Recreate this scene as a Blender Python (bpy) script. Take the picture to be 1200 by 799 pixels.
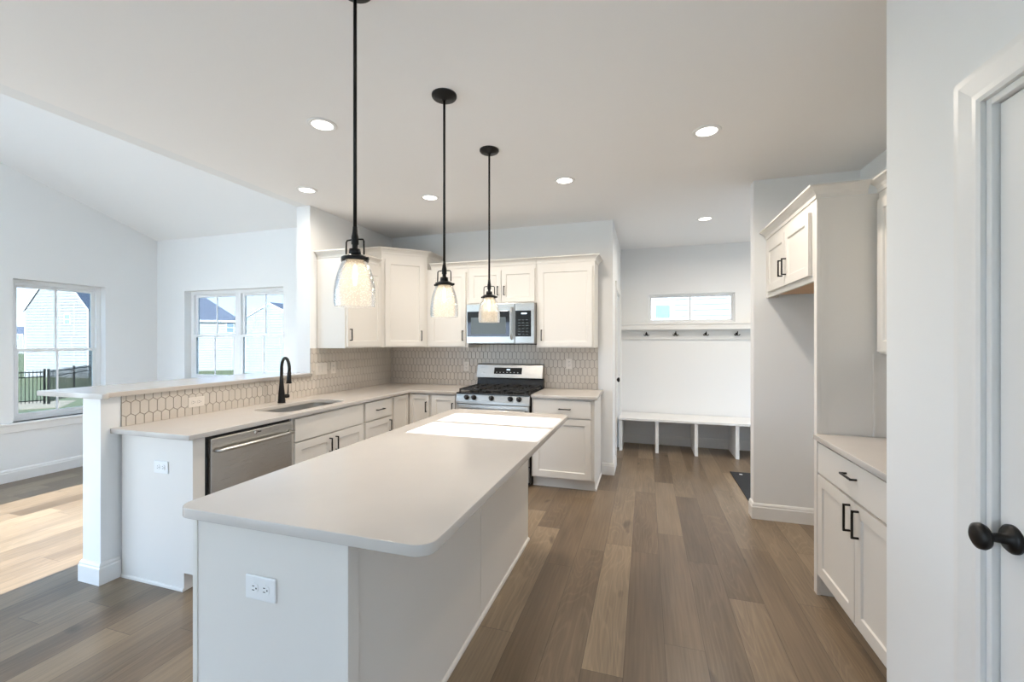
import bpy, bmesh, math, random
from mathutils import Vector, Matrix
random.seed(7)
for o in list(bpy.data.objects): bpy.data.objects.remove(o)
S = bpy.context.scene
COL = S.collection
PI = math.pi

# ------------------------------------------------------------------ camera, light, exposure
H = 1.44
TH = math.atan(157/500)
cd = bpy.data.cameras.new('camera'); cam = bpy.data.objects.new('camera', cd); COL.objects.link(cam)
cd.sensor_width = 36; cd.lens = 15.0; cd.clip_start = .02; cd.clip_end = 900
cam.location = (0, 0, H); cam.rotation_euler = (PI/2, 0, TH)
S.camera = cam
S.view_settings.view_transform = 'Standard'
S.view_settings.look = 'None'
S.view_settings.gamma = 1
S.view_settings.use_curve_mapping = False
S.view_settings.exposure = 1.05

SKY = 4.0
CAN = 6.4
w = bpy.data.worlds.new('world'); S.world = w; w.use_nodes = True
nt = w.node_tree; nt.nodes.clear()
out = nt.nodes.new('ShaderNodeOutputWorld'); bg = nt.nodes.new('ShaderNodeBackground')
tc = nt.nodes.new('ShaderNodeTexCoord'); nz = nt.nodes.new('ShaderNodeTexNoise'); rp = nt.nodes.new('ShaderNodeValToRGB')
mp = nt.nodes.new('ShaderNodeMapping'); mp.inputs['Scale'].default_value = (1, 1, 4)
nz.inputs['Scale'].default_value = 2.2; nz.inputs['Detail'].default_value = 6
rp.color_ramp.elements[0].position = .4; rp.color_ramp.elements[0].color = (.56, .70, .95, 1)
rp.color_ramp.elements[1].position = .62; rp.color_ramp.elements[1].color = (.78, .85, .95, 1)
nt.links.new(tc.outputs['Generated'], mp.inputs['Vector']); nt.links.new(mp.outputs[0], nz.inputs['Vector'])
nt.links.new(nz.outputs['Fac'], rp.inputs['Fac']); sx = nt.nodes.new('ShaderNodeSeparateXYZ'); nt.links.new(tc.outputs['Generated'], sx.inputs[0])
mr = nt.nodes.new('ShaderNodeMapRange'); mr.inputs['From Min'].default_value = .0; mr.inputs['From Max'].default_value = .45; nt.links.new(sx.outputs['Z'], mr.inputs['Value'])
mxs = nt.nodes.new('ShaderNodeMixRGB'); nt.links.new(mr.outputs[0], mxs.inputs[0]); nt.links.new(rp.outputs[0], mxs.inputs[1]); mxs.inputs[2].default_value = (.42, .66, .95, 1)
nt.links.new(mxs.outputs[0], bg.inputs['Color'])
bg.inputs['Strength'].default_value = SKY
nt.links.new(bg.outputs[0], out.inputs['Surface'])

SUN_EL = math.radians(18)
sd = bpy.data.lights.new('sun', 'SUN'); sd.energy = 20.0; sd.angle = math.radians(.12); sd.color = (.93, .97, 1)
sun = bpy.data.objects.new('sun', sd); COL.objects.link(sun)
sun.rotation_euler = (PI/2 - SUN_EL, 0, 0)         # travels towards +Y and down
sun.location = (0, -8, 6)

def area(name, loc, rot, sx, sy, energy, color=(1, 1, 1), shape='RECTANGLE', spread=PI):
    l = bpy.data.lights.new(name, 'AREA'); l.shape = shape; l.size = sx; l.size_y = sy
    l.energy = energy; l.color = color; l.spread = spread
    o = bpy.data.objects.new(name, l); COL.objects.link(o); o.location = loc; o.rotation_euler = rot
    return o

# ------------------------------------------------------------------ materials
def mat(name, col, rough=.5, metal=0, bump=0, bscale=200, spec=.5, coat=0, var=0, vscale=4):
    m = bpy.data.materials.new(name); m.use_nodes = True
    n = m.node_tree; b = n.nodes['Principled BSDF']
    b.inputs['Base Color'].default_value = (*col, 1); b.inputs['Roughness'].default_value = rough
    b.inputs['Metallic'].default_value = metal; b.inputs['Specular IOR Level'].default_value = spec
    b.inputs['Coat Weight'].default_value = coat
    t = n.nodes.new('ShaderNodeTexCoord'); z = n.nodes.new('ShaderNodeTexNoise')
    n.links.new(t.outputs['Object'], z.inputs['Vector'])
    if bump:
        z.inputs['Scale'].default_value = bscale
        bp = n.nodes.new('ShaderNodeBump'); bp.inputs['Strength'].default_value = bump; bp.inputs['Distance'].default_value = .002
        n.links.new(z.outputs['Fac'], bp.inputs['Height']); n.links.new(bp.outputs[0], b.inputs['Normal'])
    if var:
        z2 = n.nodes.new('ShaderNodeTexNoise'); z2.inputs['Scale'].default_value = vscale; z2.inputs['Detail'].default_value = 5
        n.links.new(t.outputs['Object'], z2.inputs['Vector'])
        mx = n.nodes.new('ShaderNodeMixRGB'); mx.inputs[1].default_value = (*[c*(1-var) for c in col], 1)
        mx.inputs[2].default_value = (*[min(1, c*(1+var)) for c in col], 1)
        n.links.new(z2.outputs['Fac'], mx.inputs[0]); n.links.new(mx.outputs[0], b.inputs['Base Color'])
    return m
M = {}
M['wall'] = mat('wall_paint', (.87, .875, .87), .85, bump=.08, bscale=350, spec=.2)
M['ceil'] = mat('ceiling_paint', (.92, .905, .885), .9, bump=.06, bscale=300, spec=.15)
M['trim'] = mat('trim_paint', (.86, .85, .83), .38, bump=.02, bscale=60)
M['cab'] = mat('cabinet_paint', (.77, .735, .685), .42, bump=.02, bscale=80)
M['quartz'] = mat('white_quartz', (.62, .575, .53), .16, var=.025, vscale=9)
M['tile'] = mat('glazed_tile', (.66, .595, .52), .22, var=.05, vscale=12)
M['grout'] = mat('grout', (.33, .27, .22), .9, bump=.2, bscale=500)
M['black'] = mat('black_metal', (.018, .017, .016), .38, metal=.6, bump=.02)
M['blackgloss'] = mat('black_glass', (.012, .013, .014), .06, bump=.005, bscale=3)
M['enamel'] = mat('black_enamel', (.015, .015, .016), .22, bump=.01)
M['iron'] = mat('cast_iron', (.022, .021, .02), .6, bump=.3, bscale=300)
M['plastic'] = mat('white_plastic', (.86, .86, .85), .3, bump=.01)
M['tileplate'] = mat('almond_plastic', (.78, .715, .64), .3, bump=.01)
M['dark'] = mat('dark_slot', (.03, .03, .03), .6, bump=.05)
M['maple'] = mat('maple_veneer', (.62, .36, .16), .45, var=.15, vscale=6)
M['rubber'] = mat('mat_rubber', (.012, .013, .015), .75, bump=.5, bscale=250)
M['vinyl'] = mat('window_vinyl', (.86, .87, .88), .35, bump=.01)
M['roof'] = mat('roof_shingle', (.13, .145, .19), .9, bump=.5, bscale=30, var=.2, vscale=30)
M['grass'] = mat('lawn', (.16, .17, .075), .95, bump=.5, bscale=30, var=.35, vscale=.6)
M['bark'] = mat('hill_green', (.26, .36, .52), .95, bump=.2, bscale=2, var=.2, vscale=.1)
M['screen'] = mat('microwave_screen', (.10, .12, .125), .25, bump=.02)
M['chrome'] = mat('chrome', (.75, .75, .75), .12, metal=1, bump=.01)
M['asph'] = mat('asphalt', (.18, .17, .17), .9, bump=.2, bscale=30)

def steel(name, col=(.55, .54, .52), rough=.28, axis=0):
    m = mat(name, col, rough, metal=1)
    n = m.node_tree; b = n.nodes['Principled BSDF']
    t = n.nodes.new('ShaderNodeTexCoord'); mpn = n.nodes.new('ShaderNodeMapping'); z = n.nodes.new('ShaderNodeTexNoise')
    sc = [900, 900, 900]
    sc = [8, 8, 900] if axis == 3 else [(8 if i == axis else 900) for i in range(3)]
    mpn.inputs['Scale'].default_value = sc[:3]; z.inputs['Scale'].default_value = 1; z.inputs['Detail'].default_value = 2
    n.links.new(t.outputs['Object'], mpn.inputs['Vector']); n.links.new(mpn.outputs[0], z.inputs['Vector'])
    r = n.nodes.new('ShaderNodeMapRange'); r.inputs['To Min'].default_value = rough-.06; r.inputs['To Max'].default_value = rough+.1
    n.links.new(z.outputs['Fac'], r.inputs['Value']); n.links.new(r.outputs[0], b.inputs['Roughness'])
    bp = n.nodes.new('ShaderNodeBump'); bp.inputs['Strength'].default_value = .06; bp.inputs['Distance'].default_value = .001
    n.links.new(z.outputs['Fac'], bp.inputs['Height']); n.links.new(bp.outputs[0], b.inputs['Normal'])
    return m
M['steel'] = steel('brushed_steel', axis=3)
M['sinksteel'] = steel('sink_steel', (.50, .49, .47), .33, axis=1)

def siding(name, col, pitch=.18):
    m = mat(name, col, .7); n = m.node_tree; b = n.nodes['Principled BSDF']
    g = n.nodes.new('ShaderNodeNewGeometry'); s = n.nodes.new('ShaderNodeSeparateXYZ'); n.links.new(g.outputs['Position'], s.inputs[0])
    d = n.nodes.new('ShaderNodeMath'); d.operation = 'DIVIDE'; d.inputs[1].default_value = pitch; n.links.new(s.outputs['Z'], d.inputs[0])
    f = n.nodes.new('ShaderNodeMath'); f.operation = 'FRACT'; n.links.new(d.outputs[0], f.inputs[0])
    lt = n.nodes.new('ShaderNodeMath'); lt.operation = 'LESS_THAN'; lt.inputs[1].default_value = .22; n.links.new(f.outputs[0], lt.inputs[0])
    mx = n.nodes.new('ShaderNodeMixRGB'); mx.inputs[1].default_value = (*col, 1); mx.inputs[2].default_value = (*[c*.45 for c in col], 1)
    n.links.new(lt.outputs[0], mx.inputs[0]); n.links.new(mx.outputs[0], b.inputs['Base Color'])
    bp = n.nodes.new('ShaderNodeBump'); bp.inputs['Distance'].default_value = .02; n.links.new(f.outputs[0], bp.inputs['Height']); n.links.new(bp.outputs[0], b.inputs['Normal'])
    return m
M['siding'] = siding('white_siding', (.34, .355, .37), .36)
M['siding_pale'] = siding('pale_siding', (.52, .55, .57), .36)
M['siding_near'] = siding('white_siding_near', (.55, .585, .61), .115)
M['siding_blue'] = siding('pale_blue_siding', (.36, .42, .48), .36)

def glass_pane():
    m = bpy.data.materials.new('window_glass'); m.use_nodes = True; n = m.node_tree; n.nodes.clear()
    o = n.nodes.new('ShaderNodeOutputMaterial'); t = n.nodes.new('ShaderNodeBsdfTransparent'); g = n.nodes.new('ShaderNodeBsdfGlossy')
    g.inputs['Roughness'].default_value = .0; lw = n.nodes.new('ShaderNodeLayerWeight'); pw = n.nodes.new('ShaderNodeMath'); pw.operation = 'POWER'; pw.inputs[1].default_value = 4
    fr = n.nodes.new('ShaderNodeMath'); fr.operation = 'MULTIPLY_ADD'; fr.inputs[1].default_value = .6; fr.inputs[2].default_value = .025
    n.links.new(lw.outputs['Facing'], pw.inputs[0]); n.links.new(pw.outputs[0], fr.inputs[0])
    mx = n.nodes.new('ShaderNodeMixShader'); t.inputs['Color'].default_value = (.46, .475, .48, 1)
    n.links.new(fr.outputs[0], mx.inputs[0]); n.links.new(t.outputs[0], mx.inputs[1]); n.links.new(g.outputs[0], mx.inputs[2]); n.links.new(mx.outputs[0], o.inputs[0])
    return m
M['glass'] = glass_pane()
def shade_glass():
    m = bpy.data.materials.new('seeded_glass'); m.use_nodes = True; n = m.node_tree; n.nodes.clear()
    o = n.nodes.new('ShaderNodeOutputMaterial'); t = n.nodes.new('ShaderNodeBsdfTransparent'); g = n.nodes.new('ShaderNodeBsdfGlossy')
    tl = n.nodes.new('ShaderNodeBsdfTranslucent'); tl.inputs['Color'].default_value = (.93, .88, .80, 1)
    g.inputs['Roughness'].default_value = .08; t.inputs['Color'].default_value = (.97, .96, .94, 1)
    lw = n.nodes.new('ShaderNodeLayerWeight'); lw.inputs['Blend'].default_value = .18
    tc = n.nodes.new('ShaderNodeTexCoord'); v = n.nodes.new('ShaderNodeTexVoronoi'); v.inputs['Scale'].default_value = 190
    n.links.new(tc.outputs['Object'], v.inputs['Vector'])
    bp = n.nodes.new('ShaderNodeBump'); bp.inputs['Strength'].default_value = .5; bp.inputs['Distance'].default_value = .002
    n.links.new(v.outputs['Distance'], bp.inputs['Height']); n.links.new(bp.outputs[0], g.inputs['Normal']); n.links.new(bp.outputs[0], lw.inputs['Normal'])
    lt = n.nodes.new('ShaderNodeMapRange'); lt.inputs['From Min'].default_value = .0; lt.inputs['From Max'].default_value = .5
    lt.inputs['To Min'].default_value = .75; lt.inputs['To Max'].default_value = .42; n.links.new(v.outputs['Distance'], lt.inputs['Value'])
    a = n.nodes.new('ShaderNodeMixShader'); n.links.new(lt.outputs[0], a.inputs[0]); n.links.new(t.outputs[0], a.inputs[1]); n.links.new(tl.outputs[0], a.inputs[2])
    b = n.nodes.new('ShaderNodeMixShader'); n.links.new(lw.outputs['Fresnel'], b.inputs[0]); n.links.new(a.outputs[0], b.inputs[1]); n.links.new(g.outputs[0], b.inputs[2])
    n.links.new(b.outputs[0], o.inputs[0]); return m
M['shade'] = shade_glass()
def emit(name, col, st):
    m = bpy.data.materials.new(name); m.use_nodes = True; n = m.node_tree; n.nodes.clear()
    o = n.nodes.new('ShaderNodeOutputMaterial'); e = n.nodes.new('ShaderNodeEmission'); e.inputs['Color'].default_value = (*col, 1); e.inputs['Strength'].default_value = st
    n.links.new(e.outputs[0], o.inputs[0]); return m
M['bulb'] = emit('glowing_bulb', (1, .76, .46), 5)
M['canlens'] = emit('downlight_lens', (1, .93, .84), 3.0)
M['led'] = emit('display_led', (.65, .85, 1), 1.2)

def floor_mat():
    m = bpy.data.materials.new('oak_plank_floor'); m.use_nodes = True; n = m.node_tree; b = n.nodes['Principled BSDF']
    L = n.links.new
    def math_(op, a, bb=None, c=None):
        k = n.nodes.new('ShaderNodeMath'); k.operation = op
        for i, v in enumerate((a, bb, c)):
            if v is None: continue
            if isinstance(v, (int, float)): k.inputs[i].default_value = v
            else: L(v, k.inputs[i])
        return k.outputs[0]
    g = n.nodes.new('ShaderNodeNewGeometry'); s = n.nodes.new('ShaderNodeSeparateXYZ'); L(g.outputs['Position'], s.inputs[0])
    X, Y = s.outputs['X'], s.outputs['Y']
    W, LEN = .178, 1.22
    xr = math_('DIVIDE', math_('ADD', X, 20.03), W); row = math_('FLOOR', xr); fx = math_('FRACT', xr)
    wn = n.nodes.new('ShaderNodeTexWhiteNoise'); wn.noise_dimensions = '1D'; L(row, wn.inputs['W'])
    yr = math_('ADD', math_('DIVIDE', math_('ADD', Y, 20.0), LEN), wn.outputs['Value']); idx = math_('FLOOR', yr); fy = math_('FRACT', yr)
    cv = n.nodes.new('ShaderNodeCombineXYZ'); L(row, cv.inputs[0]); L(idx, cv.inputs[1])
    w2 = n.nodes.new('ShaderNodeTexWhiteNoise'); w2.noise_dimensions = '2D'; L(cv.outputs[0], w2.inputs['Vector'])
    rnd = w2.outputs['Value']; sep = n.nodes.new('ShaderNodeSeparateColor'); L(w2.outputs['Color'], sep.inputs[0])
    ramp = n.nodes.new('ShaderNodeValToRGB'); e = ramp.color_ramp.elements
    e[0].position = 0; e[0].color = (.118, .080, .048, 1); e[1].position = 1; e[1].color = (.28, .206, .132, 1)
    for p, c in ((.22, (.150, .104, .064, 1)), (.5, (.178, .126, .079, 1)), (.78, (.22, .16, .103, 1))):
        q = e.new(p); q.color = c
    L(rnd, ramp.inputs[0])
    # fine streaks stretched along the board
    def stretched(sx, sy, scale, detail, dist=0, off=None):
        c = n.nodes.new('ShaderNodeCombineXYZ')
        L(math_('MULTIPLY', X, sx), c.inputs[0]); L(math_('ADD', math_('MULTIPLY', Y, sy), math_('MULTIPLY', rnd, 37.)), c.inputs[1])
        L(math_('MULTIPLY', sep.outputs[1], 11.), c.inputs[2])
        z = n.nodes.new('ShaderNodeTexNoise'); z.inputs['Scale'].default_value = scale; z.inputs['Detail'].default_value = detail
        z.inputs['Distortion'].default_value = dist; L(c.outputs[0], z.inputs['Vector']); return z.outputs['Fac']
    st = stretched(90, 3, 1, 4)
    big = stretched(5, 1.2, 1, 2)
    # cathedral grain: contour lines of a smooth stretched field
    ring = math_('SINE', math_('MULTIPLY', stretched(7, 1.1, 1, 1.2, .3), 95.))
    rg = n.nodes.new('ShaderNodeMapRange'); rg.inputs['From Min'].default_value = .35; rg.inputs['From Max'].default_value = 1; L(ring, rg.inputs['Value'])
    amt = math_('MULTIPLY', rg.outputs[0], math_('MULTIPLY', math_('GREATER_THAN', sep.outputs[2], .35), .17))
    knot = stretched(9, 4.5, 1.1, 0)
    kn = n.nodes.new('ShaderNodeMapRange'); kn.inputs['From Min'].default_value = .79; kn.inputs['From Max'].default_value = .86; L(knot, kn.inputs['Value'])
    v = math_('ADD', math_('ADD', math_('MULTIPLY', math_('SUBTRACT', st, .5), .75), math_('MULTIPLY', math_('SUBTRACT', big, .5), .75)), 1.0)
    v = math_('ADD', v, amt); v = math_('MULTIPLY', v, math_('SUBTRACT', 1.0, math_('MULTIPLY', kn.outputs[0], .45)))
    # joints
    jx = math_('LESS_THAN', math_('MINIMUM', fx, math_('SUBTRACT', 1., fx)), .0075)
    jy = math_('LESS_THAN', math_('MINIMUM', fy, math_('SUBTRACT', 1., fy)), .0011)
    j = math_('MAXIMUM', jx, jy)
    v = math_('MULTIPLY', v, math_('SUBTRACT', 1.0, math_('MULTIPLY', j, .5)))
    cc = n.nodes.new('ShaderNodeVectorMath'); cc.operation = 'SCALE'; L(ramp.outputs[0], cc.inputs[0]); L(v, cc.inputs['Scale'])
    L(cc.outputs[0], b.inputs['Base Color'])
    b.inputs['Roughness'].default_value = .33; b.inputs['Specular IOR Level'].default_value = .55
    bp = n.nodes.new('ShaderNodeBump'); bp.inputs['Strength'].default_value = .25; bp.inputs['Distance'].default_value = .001
    L(math_('SUBTRACT', math_('MULTIPLY', st, .4), j), bp.inputs['Height']); L(bp.outputs[0], b.inputs['Normal'])
    return m
M['floor'] = floor_mat()

# ------------------------------------------------------------------ mesh helpers
WL = {}     # world location of each object's origin
class MB:
    def __init__(s, mx=None): s.bm = bmesh.new(); s.mx = mx or Matrix.Identity(4)
    def v(s, p): return s.bm.verts.new(s.mx @ Vector(p))
    def f(s, vs, mi=0, smooth=False):
        try:
            q = s.bm.faces.new(vs); q.material_index = mi; q.smooth = smooth; return q
        except ValueError: return None
    def box(s, x0, x1, y0, y1, z0, z1, mi=0):
        P = [(x, y, z) for z in (z0, z1) for x, y in ((x0, y0), (x1, y0), (x1, y1), (x0, y1))]
        v = [s.v(p) for p in P]
        for q in ((3, 2, 1, 0), (4, 5, 6, 7), (0, 1, 5, 4), (1, 2, 6, 5), (2, 3, 7, 6), (3, 0, 4, 7)): s.f([v[i] for i in q], mi)
        return s
    def prism(s, pts, vec, mi=0, smooth=False):
        a = [s.v(p) for p in pts]; b = [s.v(Vector(p)+Vector(vec)) for p in pts]; n = len(pts)
        s.f(a[::-1], mi); s.f(b, mi)
        for i in range(n): s.f([a[i], a[(i+1) % n], b[(i+1) % n], b[i]], mi, smooth)
        return s
    def tube(s, path, r, seg=12, caps=True, mi=0):
        rs = r if isinstance(r, (list, tuple)) else [r]*len(path)
        P = [Vector(p) for p in path]; rings = []; ref = None
        for i, p in enumerate(P):
            t = (P[min(i+1, len(P)-1)]-P[max(i-1, 0)]).normalized()
            if ref is None: ref = t.orthogonal().normalized()
            ref = (ref - t*ref.dot(t)).normalized(); bi = t.cross(ref)
            rings.append([s.v(p+(ref*math.cos(a)+bi*math.sin(a))*rs[i]) for a in [2*PI*k/seg for k in range(seg)]])
        for a, b in zip(rings, rings[1:]):
            for k in range(seg): s.f([a[k], a[(k+1) % seg], b[(k+1) % seg], b[k]], mi, True)
        if caps: s.f(rings[0][::-1], mi); s.f(rings[-1], mi)
        return s
    def lathe(s, prof, c, seg=32, axis=Vector((0, 0, 1)), mi=0, close=False):
        # prof: (radius, height) list about axis through c
        q = Vector((0, 0, 1)).rotation_difference(axis).to_matrix(); c = Vector(c); rings = []
        for r, h in prof:
            if r < 1e-6: rings.append([s.v(c+q@Vector((0, 0, h)))])
            else: rings.append([s.v(c+q@Vector((r*math.cos(a), r*math.sin(a), h))) for a in [2*PI*k/seg for k in range(seg)]])
        pr = list(zip(rings, rings[1:])) + ([(rings[-1], rings[0])] if close else [])
        for a, b in pr:
            for k in range(seg):
                k2 = (k+1) % seg
                if len(a) == 1 and len(b) == 1: continue
                if len(a) == 1: s.f([a[0], b[k2], b[k]], mi, True)
                elif len(b) == 1: s.f([a[k], a[k2], b[0]], mi, True)
                else: s.f([a[k], a[k2], b[k2], b[k]], mi, True)
        return s
    def cells(s, us, vs, solid, mapf, mi=0):
        """solid cells of a grid turned into one slab; mapf(u,v,side)->xyz, side 0/1"""
        us = sorted(set(us)); vs = sorted(set(vs)); vc = {}
        def V(i, j, k):
            if (i, j, k) not in vc: vc[(i, j, k)] = s.v(mapf(us[i], vs[j], k))
            return vc[(i, j, k)]
        nu, nv = len(us)-1, len(vs)-1
        sol = [[solid((us[i]+us[i+1])/2, (vs[j]+vs[j+1])/2) for j in range(nv)] for i in range(nu)]
        for i in range(nu):
            for j in range(nv):
                if not sol[i][j]: continue
                for k in (0, 1): s.f([V(i, j, k), V(i+1, j, k), V(i+1, j+1, k), V(i, j+1, k)], mi)
                for di, dj, a, b in ((-1, 0, (i, j), (i, j+1)), (1, 0, (i+1, j), (i+1, j+1)), (0, -1, (i, j), (i+1, j)), (0, 1, (i, j+1), (i+1, j+1))):
                    ii, jj = i+di, j+dj
                    if 0 <= ii < nu and 0 <= jj < nv and sol[ii][jj]: continue
                    s.f([V(*a, 0), V(*b, 0), V(*b, 1), V(*a, 1)], mi)
        return s
    def sweep(s, path, prof, side=1, mi=0):
        """moulding: plan path (x,y), prof closed list (out,z); side=+1 outward to the right of travel"""
        P = [Vector((p[0], p[1])) for p in path]; n = len(P); rings = []
        def nrm(a, b):
            d = (b-a).normalized(); return Vector((d.y, -d.x))*side
        for i in range(n):
            if i == 0: m = nrm(P[0], P[1])
            elif i == n-1: m = nrm(P[-2], P[-1])
            else:
                a = nrm(P[i-1], P[i]); b = nrm(P[i], P[i+1]); m = (a+b)/(1+a.dot(b))
            rings.append([s.v((P[i].x+m.x*o, P[i].y+m.y*o, z)) for o, z in prof])
        k = len(prof)
        for a, b in zip(rings, rings[1:]):
            for j in range(k): s.f([a[j], a[(j+1) % k], b[(j+1) % k], b[j]], mi)
        s.f(rings[0], mi); s.f(rings[-1][::-1], mi)
        return s
    def build(s, name, mats, parent=None, bevel=0, seg=2, recalc=True, origin=None):
        bm = s.bm
        if recalc: bmesh.ops.recalc_face_normals(bm, faces=bm.faces)
        lo = Vector([min(v.co[i] for v in bm.verts) for i in range(3)]); hi = Vector([max(v.co[i] for v in bm.verts) for i in range(3)])
        c = Vector(origin) if origin else Vector(((lo.x+hi.x)/2, (lo.y+hi.y)/2, lo.z))
        bmesh.ops.translate(bm, verts=bm.verts, vec=-c)
        me = bpy.data.meshes.new(name); bm.to_mesh(me); bm.free()
        for m in (mats if isinstance(mats, (list, tuple)) else [mats]): me.materials.append(M[m])
        o = bpy.data.objects.new(name, me); COL.objects.link(o)
        o.location = c - (WL[parent] if parent else Vector((0, 0, 0))); WL[o] = c
        if parent: o.parent = parent
        if bevel:
            b = o.modifiers.new('bevel', 'BEVEL'); b.width = bevel; b.segments = seg; b.limit_method = 'ANGLE'; b.angle_limit = math.radians(35)
        return o
def tag(o, label, cat=None, group=None, kind=None):
    if label: o['label'] = label
    if cat: o['category'] = cat
    if group: o['group'] = group
    if kind: o['kind'] = kind
    return o
def thing(name, loc, label, cat, group=None):
    o = bpy.data.objects.new(name, None); COL.objects.link(o); o.location = loc; o.empty_display_size = .1
    WL[o] = Vector(loc); return tag(o, label, cat, group)
def struct(o, label=None, cat=None):
    o['kind'] = 'structure'
    return tag(o, label, cat)
def frame(o, u, n):                       # local (u, n, z) -> world
    u = Vector(u).normalized(); n = Vector(n).normalized()
    return Matrix(((u.x, n.x, 0, o[0]), (u.y, n.y, 0, o[1]), (u.z, n.z, 1, o[2]), (0, 0, 0, 1)))
def outline_slab(name, outer, holes, z0, z1, m, parent=None, bev=.003):
    cu = bpy.data.curves.new('tmp', 'CURVE'); cu.dimensions = '2D'; cu.fill_mode = 'BOTH'
    for pts in [outer]+holes:
        sp = cu.splines.new('POLY'); sp.points.add(len(pts)-1); sp.use_cyclic_u = True
        for i, p in enumerate(pts): sp.points[i].co = (p[0], p[1], 0, 1)
    cu.extrude = (z1-z0)/2-bev; cu.bevel_depth = bev; cu.bevel_resolution = 2; cu.offset = -bev
    t = bpy.data.objects.new('tmp', cu); COL.objects.link(t)
    me = bpy.data.meshes.new_from_object(t.evaluated_get(bpy.context.evaluated_depsgraph_get()))
    bpy.data.objects.remove(t); bpy.data.curves.remove(cu)
    mb = MB(); mb.bm.from_mesh(me); bpy.data.meshes.remove(me)
    bmesh.ops.translate(mb.bm, verts=mb.bm.verts, vec=(0, 0, (z0+z1)/2))
    bmesh.ops.remove_doubles(mb.bm, verts=mb.bm.verts, dist=1e-5)
    return mb.build(name, m, parent)
def rrect(x0, x1, y0, y1, r, n=6, corners=(1, 1, 1, 1)):
    out = []
    for (cx, cy, a0, k) in ((x0+r, y0+r, PI, 0), (x1-r, y0+r, 1.5*PI, 1), (x1-r, y1-r, 0, 2), (x0+r, y1-r, .5*PI, 3)):
        rr = r if corners[k] else .004
        ex = (x0+rr if k in (0, 3) else x1-rr); ey = (y0+rr if k in (0, 1) else y1-rr)
        for i in range(n+1):
            a = a0+.5*PI*i/n; out.append((ex+rr*math.cos(a), ey+rr*math.sin(a)))
    return out

# ------------------------------------------------------------------ room shell
ZC = 2.743
struct(MB().box(-6.35, 3.0, -2.75, 6.45, -.06, 0).build('floor', 'floor'))
def wallX(name, x0, x1, ya, yb, z0, z1, holes=(), extra=None):      # wall lying in plane X=const
    m = MB(); us = [ya, yb]+[h[0] for h in holes]+[h[1] for h in holes]; vs = [z0, z1]+[h[2] for h in holes]+[h[3] for h in holes]
    m.cells(us, vs, lambda u, v: not any(h[0] < u < h[1] and h[2] < v < h[3] for h in holes), lambda u, v, k: ((x0, x1)[k], u, v))
    if extra: m.prism([(x0, y, z) for y, z in extra], (x1-x0, 0, 0))
    return struct(m.build(name, 'wall'))
def wallY(name, y0, y1, xa, xb, z0, z1, holes=(), extra=None):
    m = MB(); us = [xa, xb]+[h[0] for h in holes]+[h[1] for h in holes]; vs = [z0, z1]+[h[2] for h in holes]+[h[3] for h in holes]
    m.cells(us, vs, lambda u, v: not any(h[0] < u < h[1] and h[2] < v < h[3] for h in holes), lambda u, v, k: (u, (y0, y1)[k], v))
    if extra: m.prism([(x, y0, z) for x, z in extra], (0, y1-y0, 0))
    return struct(m.build(name, 'wall'))
YL = 4.0
def vz(y): return 2.766 + (YL-y)*.326
LW = (2.645, 3.43, .60, 2.085)          # left window opening (y0,y1,z0,z1)
LW2 = (1.70, 2.485, .60, 2.085)
wallX('wall_left', -6.35, -6.2, -2.6, YL, 0, 2.76, (LW, LW2, (-2.4, .5, .25, 2.0)), [(-2.6, 2.76), (YL, 2.76), (YL, vz(YL)), (-2.6, vz(-2.6))])  # last opening is unseen, added to let in more daylight
DW = (-5.70, -4.09, .93, 2.085)
wallY('wall_far_left', YL, YL+.15, -6.35, -3.24, 0, vz(YL), (DW,))
ADDED_SKYL = [(-6.0, -5.0, -2.0, .3)]        # unseen roof opening added to bring daylight into the vault
m = MB(); m.cells([-6.35, -3.12]+[v for h in ADDED_SKYL for v in h[:2]], [-2.75, YL+.15, -2.0, .8], lambda x, y: not any(h[0] < x < h[1] and h[2] < y < h[3] for h in ADDED_SKYL), lambda u, v, k: (u, v, vz(v)+(0, .15)[k]))
struct(m.build('ceiling_vault', 'wall'))
wallX('wall_upper', -3.24, -3.12, -2.6, YL, ZC, ZC+.02, (), [(-2.6, ZC+.02), (YL, ZC+.02), (YL, vz(YL)), (-2.6, vz(-2.6))])
m = MB(); m.cells([-3.12, 3.0, -.34, 1.70], [-2.6, 6.43, 4.70], lambda x, y: True, lambda u, v, k: (u, v, (ZC, ZC+.15)[k]))
struct(m.build('ceiling', 'ceil'))
# kitchen left wall: half wall, then full height, then back wall
m = MB(); m.cells([1.68, 3.33, 4.70], [0, 1.10, ZC], lambda u, v: v < 1.10 or u > 3.33, lambda u, v, k: ((-3.24, -3.08)[k], u, v))
struct(m.build('wall_kitchen_left', 'wall'))
wallY('wall_back', 4.70, 4.82, -3.24, -.34, 0, ZC)
wallX('wall_mudroom_left', -.46, -.34, 4.82, 6.28, 0, ZC, ((5.14, 5.95, -.01, 2.05),))
MW = (.03, 1.125, 1.695, 2.085)
wallY('wall_mudroom_back', 6.28, 6.43, -.46, 3.0, 0, ZC, (MW,))
wallX('wall_mudroom_right', 2.85, 3.0, 3.9, 6.28, 0, ZC, ((4.5, 5.4, .1, 1.6),))  # unseen opening added to brighten the mudroom
wallY('wall_stub', 3.90, 4.01, .836, 2.85, 0, ZC)
wallX('wall_right', 1.56, 1.70, 1.85, 3.90, 0, ZC)
DR = (.60, 1.385, -.01, 2.045)
wallX('wall_pantry', .818, .93, -.6, 1.85, 0, ZC, (DR,))
wallY('wall_pantry_end', 1.74, 1.85, .93, 1.70, 0, ZC)
wallY('wall_pantry_back', -.6, -.5, .93, 3.0, 0, ZC)
wallX('wall_far_right', 3.0, 3.1, -2.6, -.6, 0, ZC, ((-2.4, -.8, .3, 2.4),))  # unseen opening added for more daylight from behind the camera
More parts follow.
